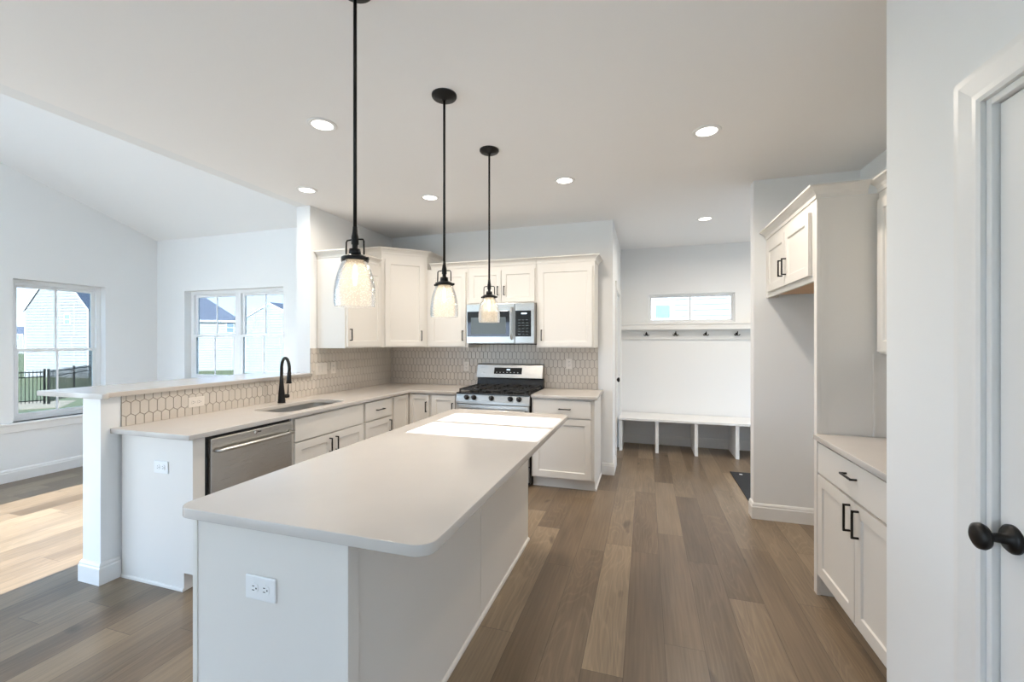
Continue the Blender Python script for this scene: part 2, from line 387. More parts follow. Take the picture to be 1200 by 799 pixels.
wallX('wall_pantry_right', 1.60, 1.70, -.5, 1.74, 0, ZC)
# wall behind the camera, unglazed openings added to let in sun and sky
tE = math.tan(SUN_EL); YB = -2.6
tz0 = .914+(2.165-YB)*tE; tzm = .914+(2.53-YB)*tE; tz1 = .914+(2.87-YB)*tE
TR = (-1.32, -.54)  # added high slot, sized to throw the sun patch on the island
holes = [(-5.42, -3.5, .0, 1.95), (.80, 2.85, .1, 1.5), (TR[0], TR[1], tz0, tzm-.006), (TR[0], TR[1], tzm+.006, tz1)]
m = MB()
us = [-6.2, 3.0]+[h[i] for h in holes for i in (0, 1)]; vs = [0, ZC]+[h[i] for h in holes for i in (2, 3)]
m.cells(us, vs, lambda u, v: not any(h[0] < u < h[1] and h[2] < v < h[3] for h in holes), lambda u, v, k: (u, (YB-.02, YB)[k], v))
m.box(-6.2, -3.12, YB-.02, YB, ZC+.001, vz(YB))
struct(m.build('wall_behind', 'wall'))

# ------------------------------------------------------------------ recessed lights
def can(x, y, label, k=1.0):
    t = thing('recessed_light', (x, y, ZC), label, 'ceiling light', 'recessed ceiling lights')
    MB().lathe([(.060, -.001), (.062, -.006), (.080, -.006), (.084, -.002), (.084, 0), (.060, 0)], (x, y, ZC), 40, close=True).build('trim_ring', 'trim', t)
    MB().lathe([(0, -.003), (.060, -.003), (.060, -.0005), (0, -.0005)], (x, y, ZC), 40).build('lens', 'canlens', t)
    l = area('can_lamp', (x, y, ZC-.009), (0, 0, 0), .11, .11, CAN*k, (1, .90, .78), 'DISK', math.radians(165))
    return t
can(-1.86, 2.11, 'round recessed ceiling light nearest the left pendant, larger of the left pair')
can(-2.79, 2.98, 'recessed ceiling light beside the vaulted ceiling edge, above the faucet', .45)
can(-1.87, 3.47, 'recessed ceiling light seen just left of the middle pendant rod')
can(-.63, 3.43, 'recessed ceiling light seen just right of the farthest pendant')
can(.36, 2.89, 'recessed ceiling light nearest on the right, over the walkway')
can(.60, 4.95, 'small far recessed ceiling light in front of the mudroom')
for x, y in ((1.9, 5.3),):   # unseen lamp without fixture, added to brighten the hidden end of the mudroom
    area('can_lamp', (x, y, ZC-.009), (0, 0, 0), .11, .11, CAN, (1, .90, .78), 'DISK', math.radians(165))

# ------------------------------------------------------------------ trim
BB = [(0, 0), (.016, 0), (.016, .095), (.012, .103), (.012, .112), (.006, .124), (0, .128)]
def base(name, path, side=1): return struct(MB().sweep(path, BB, side).build(name, 'trim'))
base('baseboard_left', [(-6.2, -2.6), (-6.2, 4.0), (-3.24, 4.0)], 1)
base('baseboard_half_wall', [(-3.08, 1.774), (-3.08, 1.68), (-3.24, 1.68), (-3.24, 3.99)], -1)
base('baseboard_back', [(-.455, 4.70), (-.34, 4.70), (-.34, 5.05)], 1)
base('baseboard_mudroom', [(-.34, 6.04), (-.34, 6.28), (2.85, 6.28)], 1)
base('baseboard_stub', [(.836, 4.01), (.836, 3.90), (1.56, 3.90), (1.56, 2.86)], 1)
base('baseboard_pantry', [(.818, .50), (.818, -.6)], 1)
base('baseboard_pantry_end', [(.818, 1.476), (.818, 1.85), (.93, 1.85)], -1)

def casing(name, mx, u0, u1, z1, wdt=.085, t=.018):
    """door casing, sides and head, mitred look, in a wall frame"""
    m = MB(mx)
    prof = [(0, 0), (0, t*.6), (wdt*.12, t*.8), (wdt*.3, t*.75), (wdt*.8, t), (wdt, t), (wdt, 0)]     # (away from opening, out)
    rings = []
    for (u, z, su) in ((u0, 0, 'a'), (u0, z1, 'b'), (u1, z1, 'c'), (u1, 0, 'd')):
        r = []
        for o, n in prof:
            if su == 'a': r.append(m.v((u-o, n, 0)))
            if su == 'b': r.append(m.v((u-o, n, z+o)))
            if su == 'c': r.append(m.v((u+o, n, z+o)))
            if su == 'd': r.append(m.v((u+o, n, 0)))
        rings.append(r)
    k = len(prof)
    for a, b in zip(rings, rings[1:]):
        for j in range(k): m.f([a[j], a[(j+1) % k], b[(j+1) % k], b[j]])
    m.f(rings[0]); m.f(rings[-1][::-1])
    return struct(m.build(name, 'trim'))
# pantry door in the foreground wall (faces -X): u runs along +Y
FR = frame((.818, 0, 0), (0, 1, 0), (-1, 0, 0))
casing('trim_1', FR, .60, 1.385, 2.045)
m = MB(FR); m.box(.60, .62, -.11, 0, 0, 2.045); m.box(1.367, 1.385, -.11, 0, 0, 2.045); m.box(.62, 1.367, -.11, 0, 2.027, 2.045)
m.box(1.355, 1.367, -.11, -.052, 0, 2.027); m.box(.62, .632, -.11, -.052, 0, 2.027); m.box(.632, 1.355, -.11, -.052, 2.015, 2.027)
struct(m.build('trim_2', 'trim', bevel=.002))
def panel_face(m, u0, u1, z0, z1, n0, n1, rects, dep=.009, slope=.02, mi=0):
    """slab whose front (n1) carries recessed panels"""
    us = [u0, u1]+[r[i] for r in rects for i in (0, 1)]; vs = [z0, z1]+[r[i] for r in rects for i in (2, 3)]
    us = sorted(set(us)); vs = sorted(set(vs))
    inside = lambda u, v: any(r[0] < u < r[1] and r[2] < v < r[3] for r in rects)
    cache = {}
    def V(u, v):
        k = (round(u, 6), round(v, 6))
        if k not in cache: cache[k] = m.v((u, n1, v))
        return cache[k]
    for i in range(len(us)-1):
        for j in range(len(vs)-1):
            if inside((us[i]+us[i+1])/2, (vs[j]+vs[j+1])/2): continue
            m.f([V(us[i], vs[j]), V(us[i+1], vs[j]), V(us[i+1], vs[j+1]), V(us[i], vs[j+1])], mi)
    for r in rects:
        a = [(r[0], r[2]), (r[1], r[2]), (r[1], r[3]), (r[0], r[3])]
        b = [(r[0]+slope, r[2]+slope), (r[1]-slope, r[2]+slope), (r[1]-slope, r[3]-slope), (r[0]+slope, r[3]-slope)]
        va = [m.v((x, n1, z)) for x, z in a]; vb = [m.v((x, n1-dep, z)) for x, z in b]
        for k in range(4): m.f([va[k], va[(k+1) % 4], vb[(k+1) % 4], vb[k]], mi)
        m.f(vb, mi)
    bk = [m.v((x, n0, z)) for x, z in ((u0, z0), (u1, z0), (u1, z1), (u0, z1))]; fr = [m.v((x, n1, z)) for x, z in ((u0, z0), (u1, z0), (u1, z1), (u0, z1))]
    m.f(bk, mi)
    for k in range(4): m.f([bk[k], bk[(k+1) % 4], fr[(k+1) % 4], fr[k]], mi)
    bmesh.ops.remove_doubles(m.bm, verts=m.bm.verts, dist=1e-5)
m = MB(FR); panel_face(m, .623, 1.364, .008, 2.024, -.052, -.016, [(.745, 1.243, .25, .86), (.745, 1.243, 1.02, 1.90)], .008, .02)
d1 = struct(m.build('door_1', 'trim'), 'white panelled door at the right edge of the photo with a black knob')
ky, kz = 1.325, .968
def X_(y, z, r, prof, name, parent, mt='black'):
    return MB().lathe(prof, (.818+.016, y, z), 32, axis=Vector((-1, 0, 0))).build(name, mt, parent)
X_(ky, kz, 0, [(0, 0), (.034, 0), (.034, .006), (.028, .012), (.013, .014), (.010, .042), (.013, .048), (.028, .053), (.0315, .060), (.030, .068), (.020, .074), (0, .075)], 'door_knob', d1)
MB(FR).box(1.364, 1.3672, -.045, -.020, kz-.03, kz+.03).build('latch_plate', 'black', d1)
# mudroom side door
FM = frame((-.34, 0, 0), (0, 1, 0), (1, 0, 0))
casing('trim_3', FM, 5.14, 5.95, 2.05)
m = MB(FM); panel_face(m, 5.155, 5.935, .008, 2.035, -.06, -.022, [(5.27, 5.82, .25, .86), (5.27, 5.82, 1.02, 1.90)], .008, .02)
d2 = struct(m.build('door_2', 'trim'), 'white door seen edge-on in the mudroom left wall')
MB().lathe([(0, 0), (.032, 0), (.032, .008), (.012, .012), (.012, .035), (.027, .042), (.027, .062), (0, .068)], (-.362, 5.21, .98), 24, axis=Vector((1, 0, 0))).build('door_knob', 'black', d2)

# ------------------------------------------------------------------ windows
def sash_window(name, mx, u0, u1, z0, z1, hung=True, muntin=True, label=None, F=.045, s_=.032, sh=0):
    """vinyl window in a frame mx (n = into the room); window plane sits at n<0"""
    m = MB(mx); n0, n1 = -.15+sh, -.085+sh
    m.cells([u0, u0+F, u1-F, u1], [z0, z0+F, z1-F, z1], lambda u, v: not (u0+F < u < u1-F and z0+F < v < z1-F), lambda u, v, k: (u, (n0, n1)[k], v))
    w_ = struct(m.build(name, 'vinyl', bevel=.003), label)
    zm = (z0+z1)/2+.0; iu0, iu1, iz0, iz1 = u0+F, u1-F, z0+F, z1-F
    def sash(zz0, zz1, na, nb, nm):
        q = MB(mx); q.cells([iu0, iu0+s_, iu1-s_, iu1], [zz0, zz0+s_, zz1-s_, zz1], lambda u, v: not (iu0+s_ < u < iu1-s_ and zz0+s_ < v < zz1-s_), lambda u, v, k: (u, (na, nb)[k], v))
        if muntin: c = (iu0+iu1)/2; q.box(c-.009, c+.009, na+.008, nb-.008, zz0+s_, zz1-s_)
        so = q.build(nm, 'vinyl', w_, bevel=.002)
        g = MB(mx); c = (na+nb)/2; g.box(iu0+s_, iu1-s_, c-.002, c+.002, zz0+s_, zz1-s_); g.build('glass_pane', 'glass', so)
    if hung:
        sash(iz0, zm+.016, -.113, -.088, 'lower_sash'); sash(zm-.016, iz1, -.142, -.117, 'upper_sash')
    else: sash(iz0, iz1, -.135+sh, -.105+sh, 'sash')
    return w_
FL_ = frame((-6.2, 0, 0), (0, 1, 0), (1, 0, 0))
sash_window('window_1', FL_, LW[0], LW[1], LW[2], LW[3], label='single hung window in the left wall showing the white gabled house')
sash_window('window_2', FL_, LW2[0], LW2[1], LW2[2], LW2[3], label='next window of the left wall, outside the frame to the left')
FF = frame((0, YL, 0), (1, 0, 0), (0, -1, 0))
c = (DW[0]+DW[1])/2
sash_window('window_3', FF, DW[0], c, DW[2], DW[3], label='left unit of the double window behind the half wall')
sash_window('window_4', FF, c, DW[1], DW[2], DW[3], label='right unit of the double window behind the half wall')
FMW = frame((0, 6.28, 0), (1, 0, 0), (0, -1, 0))
sash_window('window_5', FMW, *MW, hung=False, F=.022, s_=.018, sh=.065, label='wide low transom window above the mudroom shelf')
m = MB(FL_); m.box(1.58, 3.53, -.085, .035, .575, .60); m.box(1.63, 3.48, 0, .018, .50, .575)
struct(m.build('trim_4', 'trim', bevel=.004))
m = MB(FF); m.box(DW[0]-.06, DW[1]+.06, -.085, .035, .905, .93); m.box(DW[0]-.03, DW[1]+.03, 0, .018, .83, .905)
struct(m.build('trim_5', 'trim', bevel=.004))

# ------------------------------------------------------------------ cabinetry helpers
TD = .02      # door thickness
def handle(parent, mx, u, z, L, vertical=True, n=TD):
    m = MB(mx); r = .0045; o = .026
    if vertical:
        m.box(u-r, u+r, n+o-r, n+o+r, z-L/2, z+L/2)
        for s_ in (-1, 1): m.box(u-r, u+r, n, n+o, z+s_*(L/2-r)-r, z+s_*(L/2-r)+r)
    else:
        m.box(u-L/2, u+L/2, n+o-r, n+o+r, z-r, z+r)
        for s_ in (-1, 1): m.box(u+s_*(L/2-r)-r, u+s_*(L/2-r)+r, n, n+o, z-r, z+r)
    return m.build('handle', 'black', parent, bevel=.0012)
def shaker(parent, mx, u0, u1, z0, z1, name='door', st=.058):
    m = MB(mx); panel_face(m, u0, u1, z0, z1, .001, TD, [(u0+st, u1-st, z0+st, z1-st)], .009, .004)
    return m.build(name, 'cab', parent, bevel=.0015)
def slab(parent, mx, u0, u1, z0, z1, name='drawer'):
    return MB(mx).box(u0, u1, .001, TD, z0, z1).build(name, 'cab', parent, bevel=.002)
CR = lambda z: [(0, z-.065), (.006, z-.065), (.008, z-.045), (.018, z-.03), (.040, z-.012), (.050, z-.010), (.050, z), (0, z)]
def crown(parent, path, z, side=1): return MB().sweep(path, CR(z), side).build('crown_moulding', 'cab', parent)
L_ = .115

# ---- left-wall upper cabinet (door faces +X)
UZ0, UZ1 = 1.37, 2.25
yA, yB = 3.42, 4.01
t = thing('upper_cabinet', (-2.915, 3.71, UZ0), 'white wall cabinet beside the half-wall opening, its plain end panel facing us', 'cabinet')
FX = frame((-2.75, 0, 0), (0, 1, 0), (1, 0, 0))
MB().box(-3.078, -2.75, yA, yB-.002, UZ0, UZ1).build('body', 'cab', t, bevel=.001)
d = shaker(t, FX, yA+.012, yB-.03, UZ0+.012, UZ1-.06); handle(d, FX, yA+.045, 1.50, L_)
crown(t, [(-3.078, yA), (-2.75, yA), (-2.75, yB-.055)], 2.315, 1)
# ---- diagonal corner cabinet
t = thing('corner_upper_cabinet', (-2.85, 4.45, UZ0), 'tall diagonal white wall cabinet in the kitchen corner with its crown above the others', 'cabinet')
A = Vector((-2.75, yB)); B = Vector((-2.39, 4.37)); CZ1 = 2.40
m = MB(); m.prism([(-3.078, yB, UZ0), (A.x, A.y, UZ0), (B.x, B.y, UZ0), (B.x, 4.698, UZ0), (-3.078, 4.698, UZ0)], (0, 0, CZ1-UZ0)); m.build('body', 'cab', t, bevel=.001)
dg = (B-A).normalized(); ng = Vector((dg.y, -dg.x)); FD = frame((A.x, A.y, 0), (dg.x, dg.y, 0), (ng.x, ng.y, 0)); LD = (B-A).length
d = shaker(t, FD, .035, LD-.035, UZ0+.012, CZ1-.06); handle(d, FD, LD-.075, 1.50, L_)
crown(t, [(-3.078, yB), tuple(A), tuple(B), (B.x, 4.698)], 2.46, 1)
# ---- back-wall uppers (doors face -Y)
YU = 4.37
FY = frame((0, YU, 0), (1, 0, 0), (0, -1, 0))
def upper_back(x0, x1, z0, doors, label, name='upper_cabinet', cpath=None):
    t = thing(name, ((x0+x1)/2, 4.53, z0), label, 'cabinet')
    MB().box(x0, x1, YU, 4.698, z0, UZ1).build('body', 'cab', t, bevel=.001)
    for a, b, hu in doors:
        d = shaker(t, FY, a, b, z0+.012, UZ1-.045, st=.052); handle(d, FY, hu, z0+.13 if z0 < 1.5 else z0+.135, L_ if z0 < 1.5 else .1)
    crown(t, cpath, 2.315, 1); return t
upper_back(-2.387, -1.880, UZ0, [(-2.345, -1.905, -1.935)], 'narrow white wall cabinet left of the microwave', cpath=[(-2.335, YU), (-1.880, YU)])
upper_back(-1.878, -1.100, 1.845, [(-1.862, -1.492, -1.525), (-1.486, -1.118, -1.452)], 'short two-door white wall cabinet above the microwave', cpath=[(-1.878, YU), (-1.100, YU)])
upper_back(-1.098, -.495, UZ0, [(-1.075, -.517, -1.040)], 'white wall cabinet right of the microwave at the end of the back wall', cpath=[(-1.098, YU), (-.495, YU), (-.495, 4.698)])

# ---- base cabinets along the left (faces +X)
ZB = .882; FXs = -2.465; FS = frame((FXs, 0, 0), (0, 1, 0), (1, 0, 0))
def base_left(name, y0, y1, label, cat='cabinet', x0=-3.075, opened=False):
    t = thing(name, ((x0+FXs)/2, (y0+y1)/2, 0), label, cat)
    if opened:
        m = MB(); m.cells([x0, x0+.02, FXs-.02, FXs], [y0, y0+.018, y1-.018, y1], lambda u, v: not (x0+.02 < u < FXs-.02 and y0+.018 < v < y1-.018), lambda u, v, k: (u, v, (.125, ZB)[k]))
        m.box(x0, FXs, y0, y1, .105, .1249); m.build('body', 'cab', t)
    else: MB().box(x0, FXs, y0, y1, .105, ZB).build('body', 'cab', t, bevel=.001)
    MB().box(x0, FXs-.07, y0, y1, 0, .105).build('toe_kick', 'cab', t)
    return t
t = thing('end_panel', (-2.77, 1.80, 0), 'white end panel of the sink run beside the half-wall post', 'panel')
m = MB(); m.prism([(-3.062, 1.776, 0), (-2.535, 1.776, 0), (-2.535, 1.776, .105), (FXs, 1.776, .105), (FXs, 1.776, ZB), (-3.062, 1.776, ZB)], (0, .07, 0)); m.build('panel', 'cab', t, bevel=.001)
MB().sweep([(-3.06, 1.776), (-2.535, 1.776)], [(0, 0), (.008, 0), (.008, .012), (.003, .018), (0, .018)], 1).build('shoe_moulding', 'cab', t)
t = base_left('sink_base_cabinet', 2.482, 3.30, 'white sink base cabinet with a plain false front above two doors', opened=True)
slab(t, FS, 2.50, 3.282, .70, .868, 'false_front')
d = shaker(t, FS, 2.50, 2.888, .12, .688); handle(d, FS, 2.855, .60, L_)
d = shaker(t, FS, 2.894, 3.282, .12, .688); handle(d, FS, 2.927, .60, L_)
t = base_left('drawer_base_cabinet', 3.302, 3.765, 'white base cabinet with one small drawer, between sink base and corner')
d = slab(t, FS, 3.322, 3.747, .70, .868); handle(d, FS, 3.535, .785, L_, False)
d = shaker(t, FS, 3.322, 3.747, .12, .688); handle(d, FS, 3.70, .60, L_)
t = base_left('corner_base_cabinet', 3.767, 4.698, 'white corner base cabinet with a blank panel and a door under the counter bend')
YF = 4.085; FB = frame((0, YF, 0), (1, 0, 0), (0, -1, 0))
shaker(t, FS, 3.79, 4.055, .12, .868, 'blank_panel', .04)
MB().box(FXs, -2.19, YF, 4.698, .105, ZB).build('side_body', 'cab', t, bevel=.001)
MB().box(FXs, -2.19, YF+.07, 4.698, 0, .105).build('side_toe_kick', 'cab', t)
d = shaker(t, FB, -2.438, -2.205, .12, .868, st=.045); handle(d, FB, -2.232, .74, .11)
def base_back(name, x0, x1, label):
    t = thing(name, ((x0+x1)/2, 4.4, 0), label, 'cabinet')
    MB().box(x0, x1, YF, 4.698, .105, ZB).build('body', 'cab', t, bevel=.001)
    MB().box(x0, x1, YF+.06, 4.698, 0, .105).build('toe_kick', 'cab', t)
    return t
t = base_back('base_cabinet', -2.188, -1.882, 'narrow white base cabinet directly left of the range')
d = shaker(t, FB, -2.17, -1.90, .12, .868, st=.05); handle(d, FB, -1.925, .74, .11)
t = base_back('base_cabinet', -1.078, -.465, 'white base cabinet right of the range with a drawer over one door')
d = slab(t, FB, -1.06, -.495, .70, .868); handle(d, FB, -.745, .785, L_, False)
d = shaker(t, FB, -1.06, -.495, .12, .688); handle(d, FB, -1.02, .60, L_)
MB().sweep([(-.465, YF+.06), (-.465, 4.698)], [(0, 0), (.010, 0), (.010, .014), (.003, .02), (0, .02)], 1).build('shoe_moulding', 'cab', t)

# ---- counters
CT = .914
SX0, SX1, SY0, SY1 = -2.875, -2.515, 2.49, 3.17
outer = [(-3.075, 1.725), (-2.43, 1.725), (-2.425, 1.73), (-2.425, 4.05), (-1.883, 4.05), (-1.883, 4.690), (-3.075, 4.690)]
o = outline_slab('kitchen_countertop', outer, [rrect(SX0, SX1, SY0, SY1, .09, 8)], .884, CT, 'quartz', None, .002)
tag(o, 'white quartz L-shaped countertop around the sink, along the half wall and into the corner', 'countertop')
o = outline_slab('kitchen_countertop', [(-1.077, 4.05), (-.445, 4.05), (-.44, 4.055), (-.44, 4.690), (-1.077, 4.690)], [], .884, CT, 'quartz', None, .002)
tag(o, 'short white quartz countertop right of the range', 'countertop')
o = outline_slab('ledge_top', [(-3.60, 1.64), (-3.00, 1.64), (-2.995, 1.645), (-2.995, 1.675), (-3.05, 1.69), (-3.05, 3.328), (-3.60, 3.328)], [], 1.102, 1.132, 'quartz', None, .002)
tag(o, 'white quartz bar ledge capping the half wall in front of the double window', 'ledge')
IX0, IX1, IY0, IY1 = -1.432, -.528, .972, 3.03
o = outline_slab('island_countertop', rrect(IX0, IX1, IY0, IY1, .055, 8, (1, 1, 1, 1)), [], .882, CT, 'quartz', None, .003)
tag(o, 'large white quartz island countertop with rounded corners', 'countertop')

# ---- sink and faucet
t = thing('kitchen_sink', ((SX0+SX1)/2, (SY0+SY1)/2, .70), 'undermount stainless steel sink set in the countertop under the faucet', 'sink')
m = MB(); rings = []
for (g, z) in ((.012, .883), (.004, .8835), (.004, .8825), (-.004, .72), (-.03, .698), (-.15, .694)):
    P = rrect(SX0-g, SX1+g, SY0-g, SY1+g, max(.02, .09+g), 8); rings.append([m.v((x, y, z)) for x, y in P])
for a, b in zip(rings, rings[1:]):
    for k in range(len(a)): m.f([a[k], a[(k+1) % len(a)], b[(k+1) % len(a)], b[k]], 0, True)
m.f(rings[-1]); m.build('basin', 'sinksteel', t)
MB().lathe([(0, .002), (.03, .002), (.042, .006), (.045, .002), (.045, 0)], ((SX0+SX1)/2, (SY0+SY1)/2, .694), 28).build('drain', 'chrome', t)
fx, fy = -2.962, 2.88
t = thing('kitchen_faucet', (fx, fy, CT), 'matte black gooseneck faucet with pull-down head behind the sink', 'faucet')
MB().lathe([(0, 0), (.031, 0), (.031, .006), (.029, .01), (.024, .09), (.0165, .17), (.0135, .235), (0, .235)], (fx, fy, CT), 28).build('body', 'black', t)
dr = Vector((.90, -.43, 0)).normalized(); path = []; rs = []
R_ = .088; zc = CT+.295
path.append(Vector((fx, fy, CT+.23))); rs.append(.0135)
for i in range(15):
    a = PI-(PI*1.06)*i/14; path.append(Vector((fx, fy, zc))+dr*(R_+R_*math.cos(a))+Vector((0, 0, R_*math.sin(a)))); rs.append(.0125)
MB().tube(path, rs, 16).build('spout', 'black', t)
p0 = path[-1]; dd = (path[-1]-path[-2]).normalized()
MB().tube([p0, p0+dd*.01, p0+dd*.012, p0+dd*.07, p0+dd*.10, p0+dd*.102], [.0135, .0135, .0155, .0175, .021, .018], 18).build('spray_head', 'black', t)
ld = Vector((.55, .83, 0)).normalized(); q = Vector((fx, fy, CT+.055))
lv = MB().tube([q, q+ld*.02, q+ld*.045, q+ld*.06], [.013, .0165, .0175, .014], 18).build('lever_base', 'black', t)
MB().tube([q+ld*.045, q+ld*.050+Vector((0, 0, .035)), q+ld*.052+Vector((0, 0, .10))], [.0055, .005, .004], 12).build('lever', 'black', lv)

# ---- backsplash tiles
def hexes(m, mx, u0, u1, regs, uoff, zoff=1.02, wd=.0505, hh=.101, pt=.0165, g=.0020, t0=.004, t1=.009, b0=.0005):
    m.mx = mx; pitch = hh-pt
    def clip(P, ax, lim, keep):
        o = []
        for i in range(len(P)):
            a, b = P[i], P[(i+1) % len(P)]; ia = (a[ax]-lim)*keep >= 0; ib = (b[ax]-lim)*keep >= 0
            if ia: o.append(a)
            if ia != ib:
                tt = (lim-a[ax])/(b[ax]-a[ax]); o.append((a[0]+(b[0]-a[0])*tt, a[1]+(b[1]-a[1])*tt))
        return o
    for (ua, ub, za, zb) in regs:
        for r in range(-2, 7):
            zc = zoff+r*pitch
            for i in range(-2, int((ub-ua)/wd)+3):
                uc = uoff+(int((ua-uoff)/wd)+i)*wd+(wd/2 if r % 2 else 0)
                a, h1, h2 = wd/2-g, hh/2-g*1.25, hh/2-pt-g*.3
                P = [(uc-a, zc-h2), (uc, zc-h1), (uc+a, zc-h2), (uc+a, zc+h2), (uc, zc+h1), (uc-a, zc+h2)]
                for ax, lim, kp in ((0, ua, 1), (0, ub, -1), (1, za, 1), (1, zb, -1)):
                    P = clip(P, ax, lim, kp)
                    if len(P) < 3: break
                if len(P) < 3: continue
                ar = abs(sum(P[k][0]*P[(k+1) % len(P)][1]-P[(k+1) % len(P)][0]*P[k][1] for k in range(len(P))))/2
                if ar < 2e-5: continue
                cx = sum(p[0] for p in P)/len(P); cz = sum(p[1] for p in P)/len(P)
                vb = [m.v((p[0], t0, p[1])) for p in P]; vm = [m.v((p[0], t1-.0012, p[1])) for p in P]
                vf = [m.v((cx+(p[0]-cx)*.965, t1, cz+(p[1]-cz)*.975)) for p in P]; k_ = len(P)
                m.f(vf, 0)
                for k in range(k_):
                    m.f([vb[k], vb[(k+1) % k_], vm[(k+1) % k_], vm[k]], 0); m.f([vm[k], vm[(k+1) % k_], vf[(k+1) % k_], vf[k]], 0)
        m.box(ua, ub, b0, t0+.0006, za, zb, 1)
FT = frame((-3.08, 0, 0), (0, 1, 0), (1, 0, 0)); FTB = frame((0, 4.70, 0), (1, 0, 0), (0, -1, 0))
m = MB(); hexes(m, FT, 0, 0, [(1.782, 3.33, CT, 1.101), (3.33, 4.69, CT, 1.369)], 1.805)
o = m.build('backsplash', ['tile', 'grout']); tag(o, 'beige elongated hexagon tile backsplash on the left wall and half wall behind the sink', 'backsplash')
m = MB(); hexes(m, FTB, 0, 0, [(-3.07, -.497, CT, 1.369), (-1.878, -1.10, 1.369, 1.41)], -.51)
o = m.build('backsplash', ['tile', 'grout']); tag(o, 'elongated hexagon tile backsplash on the back wall behind the range', 'backsplash')

# ---- outlets
def outlet(mx, u, z, label, horiz=False, gangs=1, m_='plastic', kinds=('o',), t=.006, cat='outlet', group=None):
    wu, hz = (.115, .072) if horiz else (.072*gangs+(.0 if gangs == 1 else -.02)*0, .115)
    loc = mx @ Vector((u, 0, z-hz/2)); T = thing('wall_outlet' if 'o' in kinds else 'light_switch', loc, label, cat, group)
    MB(mx).box(u-wu/2, u+wu/2, .0, t, z-hz/2, z+hz/2).build('cover_plate', m_, T, bevel=.003)
    for gi, k in enumerate(kinds):
        cu = u+(gi-(len(kinds)-1)/2)*.046*(1 if gangs > 1 else 0)
        if k == 'o':
            for s_ in (-1, 1):
                c = (cu+s_*.021, z) if horiz else (cu, z+s_*.021)
                mm = MB(mx); pts = []
                for i in range(20):
                    a = 2*PI*i/20; x = .0165*math.cos(a); y = .0165*math.sin(a)
                    if horiz: x = max(-.0145, min(.0145, x))
                    else: y = max(-.0145, min(.0145, y))
                    pts.append((c[0]+x, t, c[1]+y))
                mm.prism([tuple(p) for p in pts], (0, .002, 0)); so = mm.build('receptacle', m_, T)
                sm = MB(mx)
                for (a, b, la, lb) in ((-.006, .003, .0012, .0045), (.006, .003, .0012, .0038), (0, -.008, .0022, .0022)):
                    if horiz: a, b, la, lb = -b, a, lb, la
                    sm.box(c[0]+a-la, c[0]+a+la, t+.0019, t+.0023, c[1]+b-lb, c[1]+b+lb)
                sm.build('slot', 'dark', so)
        else:
            MB(mx).box(cu-.0165, cu+.0165, t, t+.003, z-.033, z+.033).build('rocker', m_, T, bevel=.001)
    return T
FI = frame((0, 1.0, 0), (1, 0, 0), (0, -1, 0)); FE = frame((0, 1.776, 0), (1, 0, 0), (0, -1, 0))
outlet(FI, -1.104, .697, 'white double outlet mounted sideways on the island end panel', True)
outlet(FE, -2.715, .70, 'white double outlet mounted sideways on the sink run end panel', True)
FT9 = frame((-3.071, 0, 0), (0, 1, 0), (1, 0, 0)); FTB9 = frame((0, 4.691, 0), (1, 0, 0), (0, -1, 0))
outlet(FT9, 2.235, 1.005, 'beige outlet set sideways in the half-wall tile left of the faucet', True, m_='tileplate')
outlet(FT9, 3.465, 1.165, 'wide beige switch plate on the tile just past the half wall', gangs=2.2, m_='tileplate', kinds=('s', 's'), cat='switch')
outlet(FT9, 3.635, 1.165, 'narrow beige outlet on the tile under the left wall cabinet', m_='tileplate')
outlet(FTB9, -2.04, 1.14, 'cream outlet on the back tile left of the range', m_='tileplate')
outlet(FTB9, -.81, 1.19, 'cream outlet on the back tile right of the range', m_='tileplate')

# ---- dishwasher
t = thing('dishwasher', (-2.75, 2.165, 0), 'stainless steel dishwasher with bar handle in the sink run', 'dishwasher')
MB().box(-3.06, FXs-.01, 1.852, 2.476, .10, .878).build('body', 'dark', t)
MB().box(-3.0, FXs-.06, 1.862, 2.466, 0, .10).build('toe_panel', 'black', t)
dd_ = MB(FS).box(1.866, 2.468, -.008, .022, .125, .862).build('door', 'steel', t, bevel=.004)
m = MB(FS); path = []
for i in range(13):
    k = i/12; path.append((1.893+.548*k, .062+.006*math.sin(PI*k), .79))
m.tube([(1.893, .020, .79), (1.893, .05, .79)]+path+[(2.441, .05, .79), (2.441, .020, .79)], .011, 14)
m.build('handle', 'steel', dd_)
MB(FS).lathe([(0, 0), (.012, 0), (.012, .001), (0, .001)], (2.167, .0225, .842), 20, axis=Vector((0, 1, 0))).build('badge', 'chrome', dd_)
MB(FS).box(2.18, 2.21, .0221, .0226, .8385, .845).build('badge', 'dark', dd_)

# ---- range
RX0, RX1, RF = -1.872, -1.088, 4.035
FRg = frame((0, RF, 0), (1, 0, 0), (0, -1, 0))
t = thing('gas_range', (-1.48, 4.36, 0), 'stainless steel gas range with black cast-iron grates against the back wall', 'range')
MB().box(RX0, RX1, RF+.03, 4.66, .02, .895).build('body', 'enamel', t, bevel=.003)
for sx in (RX0+.05, RX1-.05):
    for sy in (RF+.10, 4.60): MB().lathe([(0, 0), (.018, 0), (.018, .012), (.010, .014), (.010, .02), (0, .02)], (sx, sy, 0), 16).build('foot', 'black', t)
m = MB(); m.prism([(RX0, RF+.03, .80), (RX0, RF-.005, .80), (RX0, RF-.005, .825), (RX0, RF+.02, .905), (RX0, RF+.05, .905), (RX0, RF+.05, .80)], (RX1-RX0, 0, 0)); cp = m.build('control_panel', 'steel', t, bevel=.002)
na = Vector((0, -.95, .31)).normalized()
for kx in (-1.755, -1.675, -1.485, -1.285, -1.195):
    MB().lathe([(0, 0), (.026, 0), (.026, .006), (.020, .010), (.019, .034), (.016, .037), (0, .037)], (kx, RF+.004, .862), 24, axis=na).build('knob', 'enamel', cp)
